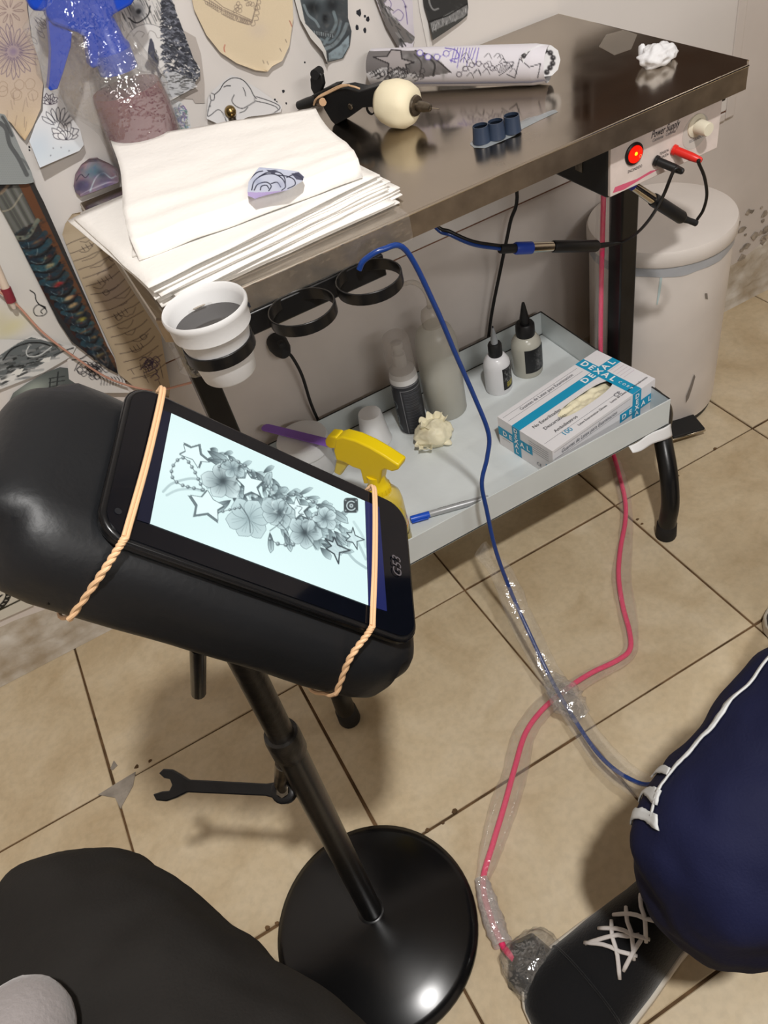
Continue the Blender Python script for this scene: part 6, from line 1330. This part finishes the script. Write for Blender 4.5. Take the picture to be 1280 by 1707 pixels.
def ribbon(name, px, zs, wpx, nn=40):
    """strip laid on the side of the leg, held to the cloth by shrinkwrap"""
    Q = cat_spline([(*p, z) for p, z in zip(px, zs)], 8); n = len(Q); V = []
    T = np.gradient(Q[:, :2], axis=0); T /= np.linalg.norm(T, axis=1)[:, None]
    for i in range(n):
        nx, ny = -T[i][1], T[i][0]
        for k in (-.5, -.17, .17, .5): V.append(atz(Q[i][0]+nx*wpx*k, Q[i][1]+ny*wpx*k, Q[i][2]))
    o = MB().add(V, [(i*4+j, i*4+j+1, (i+1)*4+j+1, (i+1)*4+j) for i in range(n-1) for j in range(3)]).build(name, stripe, pn, smooth=180)
    sw = o.modifiers.new('wrap', 'SHRINKWRAP'); sw.target = tr; sw.wrap_method = 'NEAREST_SURFACEPOINT'; sw.wrap_mode = 'OUTSIDE_SURFACE'; sw.offset = .0022
    sd = o.modifiers.new('thick', 'SOLIDIFY'); sd.thickness = .0016; sd.offset = 0
    return o
ribbon('stripe', [(1288,1100), (1250,1158), (1205,1224), (1165,1272), (1132,1318), (1112,1372)], [.50, .49, .475, .46, .45, .44], 12)
ribbon('stripe', [(1078,1374), (1096,1369), (1120,1378)], [.40, .43, .45], 20); ribbon('stripe', [(1082,1339), (1100,1334), (1124,1344)], [.40, .43, .45], 18); ribbon('stripe', [(1100,1306), (1116,1296), (1138,1304)], [.41, .43, .45], 15)
ribbon('stripe', [(1068,1404), (1071,1390), (1076,1378)], [.38, .39, .40], 7)
# shoe: low black sneaker, sole, toe cap, tongue, laces
shoe_m = mat('black_suede', (15,15,17), .8, spec=.2, sheen=.2, bump=.3, bscale=300); sole_m = mat('cream_sole', (206,198,184), .6)
def shoe(toe, heel, wid, par, name='shoe', laces=True):
    toe = np.array(toe, float); heel = np.array(heel, float); ax_ = unit(heel-toe); sd = np.array([-ax_[1], ax_[0], 0.]); L = np.linalg.norm(heel-toe)
    def plan(t):   # half width along the shoe, toe to heel
        return wid/2*(np.interp(t, [0, .03, .08, .16, .28, .5, .7, .88, .96, 1], [.0, .52, .79, .95, 1.0, .90, .76, .72, .5, .0]))
    ts = np.r_[np.linspace(0, .1, 8), np.linspace(.14, .88, 14), np.linspace(.92, 1, 6)]
    def ht(t): return np.interp(t, [0, .04, .12, .25, .38, .52, .66, .8, 1], [.022, .042, .055, .062, .074, .098, .115, .112, .105])
    V = []; nn = 20
    for t in ts:
        for j in range(nn+1):
            a = PI*j/nn; w_ = plan(t); h = ht(t); c = math.cos(a); s = math.sin(a)
            V.append(toe+ax_*L*t+sd*(w_*np.sign(c)*abs(c)**.7*(1-.30*s**2*min(1, t*2)))+np.array([0, 0, .016+(h-.016)*abs(s)**.75]))
    F_ = [(i*(nn+1)+j, i*(nn+1)+j+1, (i+1)*(nn+1)+j+1, (i+1)*(nn+1)+j) for i in range(len(ts)-1) for j in range(nn)]
    up = MB().add(V, F_).build('shoe', shoe_m, par, smooth=180)
    out = [(t, plan(t)+.0045) for t in ts]; pl = [(t, w_) for t, w_ in out]+[(t, -w_) for t, w_ in out[::-1]]
    MB().prism(pl, .0008, .024, lambda t, w_, z: tuple(toe+ax_*L*t+sd*w_+np.array([0, 0, z]))).build('sole', sole_m, up, smooth=40, bevel=.003)
    # toe cap seam and tongue panel
    MB().tube([toe+ax_*L*.30+sd*(plan(.30)*math.cos(a)*.98)+np.array([0, 0, .020+(ht(.30)-.016)*abs(math.sin(a))**.75]) for a in np.linspace(.15, PI-.15, 16)], .0016, 8).build('toe_seam', shoe_m, up, smooth=180)
    if laces:
        lw = mat('white_lace', (204,198,194), .8)
        def top(t, x): # point on the upper: x from -1 to 1 across
            a = math.acos(max(-1, min(1, x))); w_ = plan(t); h = ht(t); s = math.sin(a); return toe+ax_*L*t+sd*(w_*np.sign(x)*abs(x)**.7*(1-.30*s**2*min(1, t*2)))+np.array([0, 0, .0195+(h-.016)*abs(s)**.75])
        for (t0, x0_, t1, x1_) in ((a_+.07, b_, c_+.07, d2_) for a_, b_, c_, d2_ in ((.32, .50, .44, -.46), (.33, -.44, .46, .42), (.40, .52, .52, -.46), (.42, -.46, .54, .40), (.48, .50, .60, -.44), (.50, -.44, .62, .38), (.32, .46, .50, -.20), (.36, -.40, .50, -.30))):
            P = [top(t0+(t1-t0)*q, x0_+(x1_-x0_)*q)+np.array([0, 0, .0012+.004*math.sin(PI*q)]) for q in np.linspace(0, 1, 9)]
            MB().tube(P, [.0022]+[.0027]*7+[.0022], 8, flat=.6).build('lace', lw, up, smooth=180)
    return up
shoe((.050, -.668, 0), (.338, -.628, 0), .124, pn)
limb(MB(), [(0,0,0), (1,0,0)], [.1, .1])
sk_ = MB(); sk_.tube([(.298, -.640, .07), (.312, -.668, .22)], .042, 20); sk_.build('sock', mat('black_sock', (18,18,20), .9), pn, smooth=180)
shoe((.713, -.412, 0), (.991, -.390, 0), .104, pn, laces=False)
MB().tube([(.945, -.395, .07), (.95, -.388, .16)], .040, 20).build('sock', MATS['black_sock'], pn, smooth=180)
# stool under that person (out of the picture, carries the weight)
# the person taking the picture: dark trousers, left thigh and knee, edge of a grey sweatshirt
pq = thing('person', (-.26, -.52, 0), 'seated person in charcoal trousers, knee at the lower left', 'person')
char = mat('charcoal_cloth', (38,36,34), .8, spec=.2, sheen=0, bump=.25, bscale=350, var=.08, vscale=7)
mb = MB()
K2 = np.array([-.318, -.462, .425])
limb(mb, [(-.055, -1.03, .47), (-.120, -.90, .462), (-.205, -.71, .452), (-.272, -.567, .440), K2], [.138, .132, .122, .114, .104])
limb(mb, [K2, (-.320, -.450, .33), (-.318, -.45, .2), (-.315, -.455, .10)], [.100, .090, .080, .080])
limb(mb, [(-.05, -1.05, .48), (.06, -1.10, .50), (.16, -1.05, .48)], [.14, .15, .14]); limb(mb, [(.16, -1.05, .47), (.27, -1.0, .46), (.36, -.98, .45)], [.135, .12, .1]); limb(mb, [(.36, -.98, .45), (.37, -.99, .3), (.38, -1.0, .1)], [.096, .085, .078])
t2 = mb.build('trousers', char, pq, smooth=180); cloth(t2, .009, .017, .06)
shoe((-.335, -.30, 0), (-.292, -.565, 0), .102, pq, laces=False); shoe((.40, -.82, 0), (.375, -1.09, 0), .102, pq, laces=False)
knit = mat('pale_grey_knit', (150,144,143), .95, spec=.1, sheen=.3, bump=.5, bscale=250)
sw_ = MB()
limb(sw_, [(.05, -1.12, .56), (.05, -1.17, .75), (.05, -1.20, .95), (.05, -1.19, 1.06)], [.150, .160, .165, .110], fl=.75)
limb(sw_, [(-.12, -1.19, 1.02), (-.24, -1.14, .90), (-.32, -1.02, .76), (-.345, -.84, .68), (-.335, -.655, .612), (-.306, -.575, .586)], [.068, .062, .055, .050, .044, .040])
limb(sw_, [(.22, -1.19, 1.02), (.33, -1.16, .88), (.28, -1.06, .98), (.12, -.99, 1.10)], [.068, .060, .050, .042]); limb(sw_, [(-.12, -1.19, 1.02), (.05, -1.20, 1.05), (.22, -1.19, 1.02)], [.07, .09, .07])
s_ = sw_.build('sweatshirt', knit, pq, smooth=180); cloth(s_, .009, .006, .06)
skin = mat('skin', (188,140,114), .5, sss=.1, bump=.1, bscale=200)
hd_ = MB(); limb(hd_, [(.05, -1.18, 1.08), (.05, -1.165, 1.16)], [.052, .052]); hd_.blob((.05, -1.155, 1.275), (.074, .092, .115), 36, 24, lambda d: 1+.05*max(0, d[1])*max(0, -d[2])+(.20*max(0, d[1]-.93)*4 if abs(d[0]) < .3 and -.35 < d[2] < .1 else 0))
for x in (-.026, .126): hd_.blob((x, -1.165, 1.27), (.010, .020, .030), 12, 8)
h_ = hd_.build('head', skin, pq, smooth=180); r_ = h_.modifiers.new('remesh', 'REMESH'); r_.mode = 'VOXEL'; r_.voxel_size = .006; r_.use_smooth_shade = True
MB().blob((.05, -1.172, 1.305), (.082, .092, .098), 30, 20, lambda d: 1 if d[2] > -.25 or d[1] < .1 else .8).build('hair', mat('dark_hair', (34,26,22), .7, bump=.6, bscale=160), pq, smooth=180)
for x in (.022, .078): MB().blob((x, -1.066, 1.285), (.013, .008, .009), 14, 10).build('eye', M['foam'], h_, smooth=180)
MB().tube([(.028, -1.062, 1.222), (.05, -1.055, 1.218), (.072, -1.062, 1.222)], [.003, .006, .003], 10).build('mouth', mat('lips', (160,92,84), .5), h_, smooth=180)
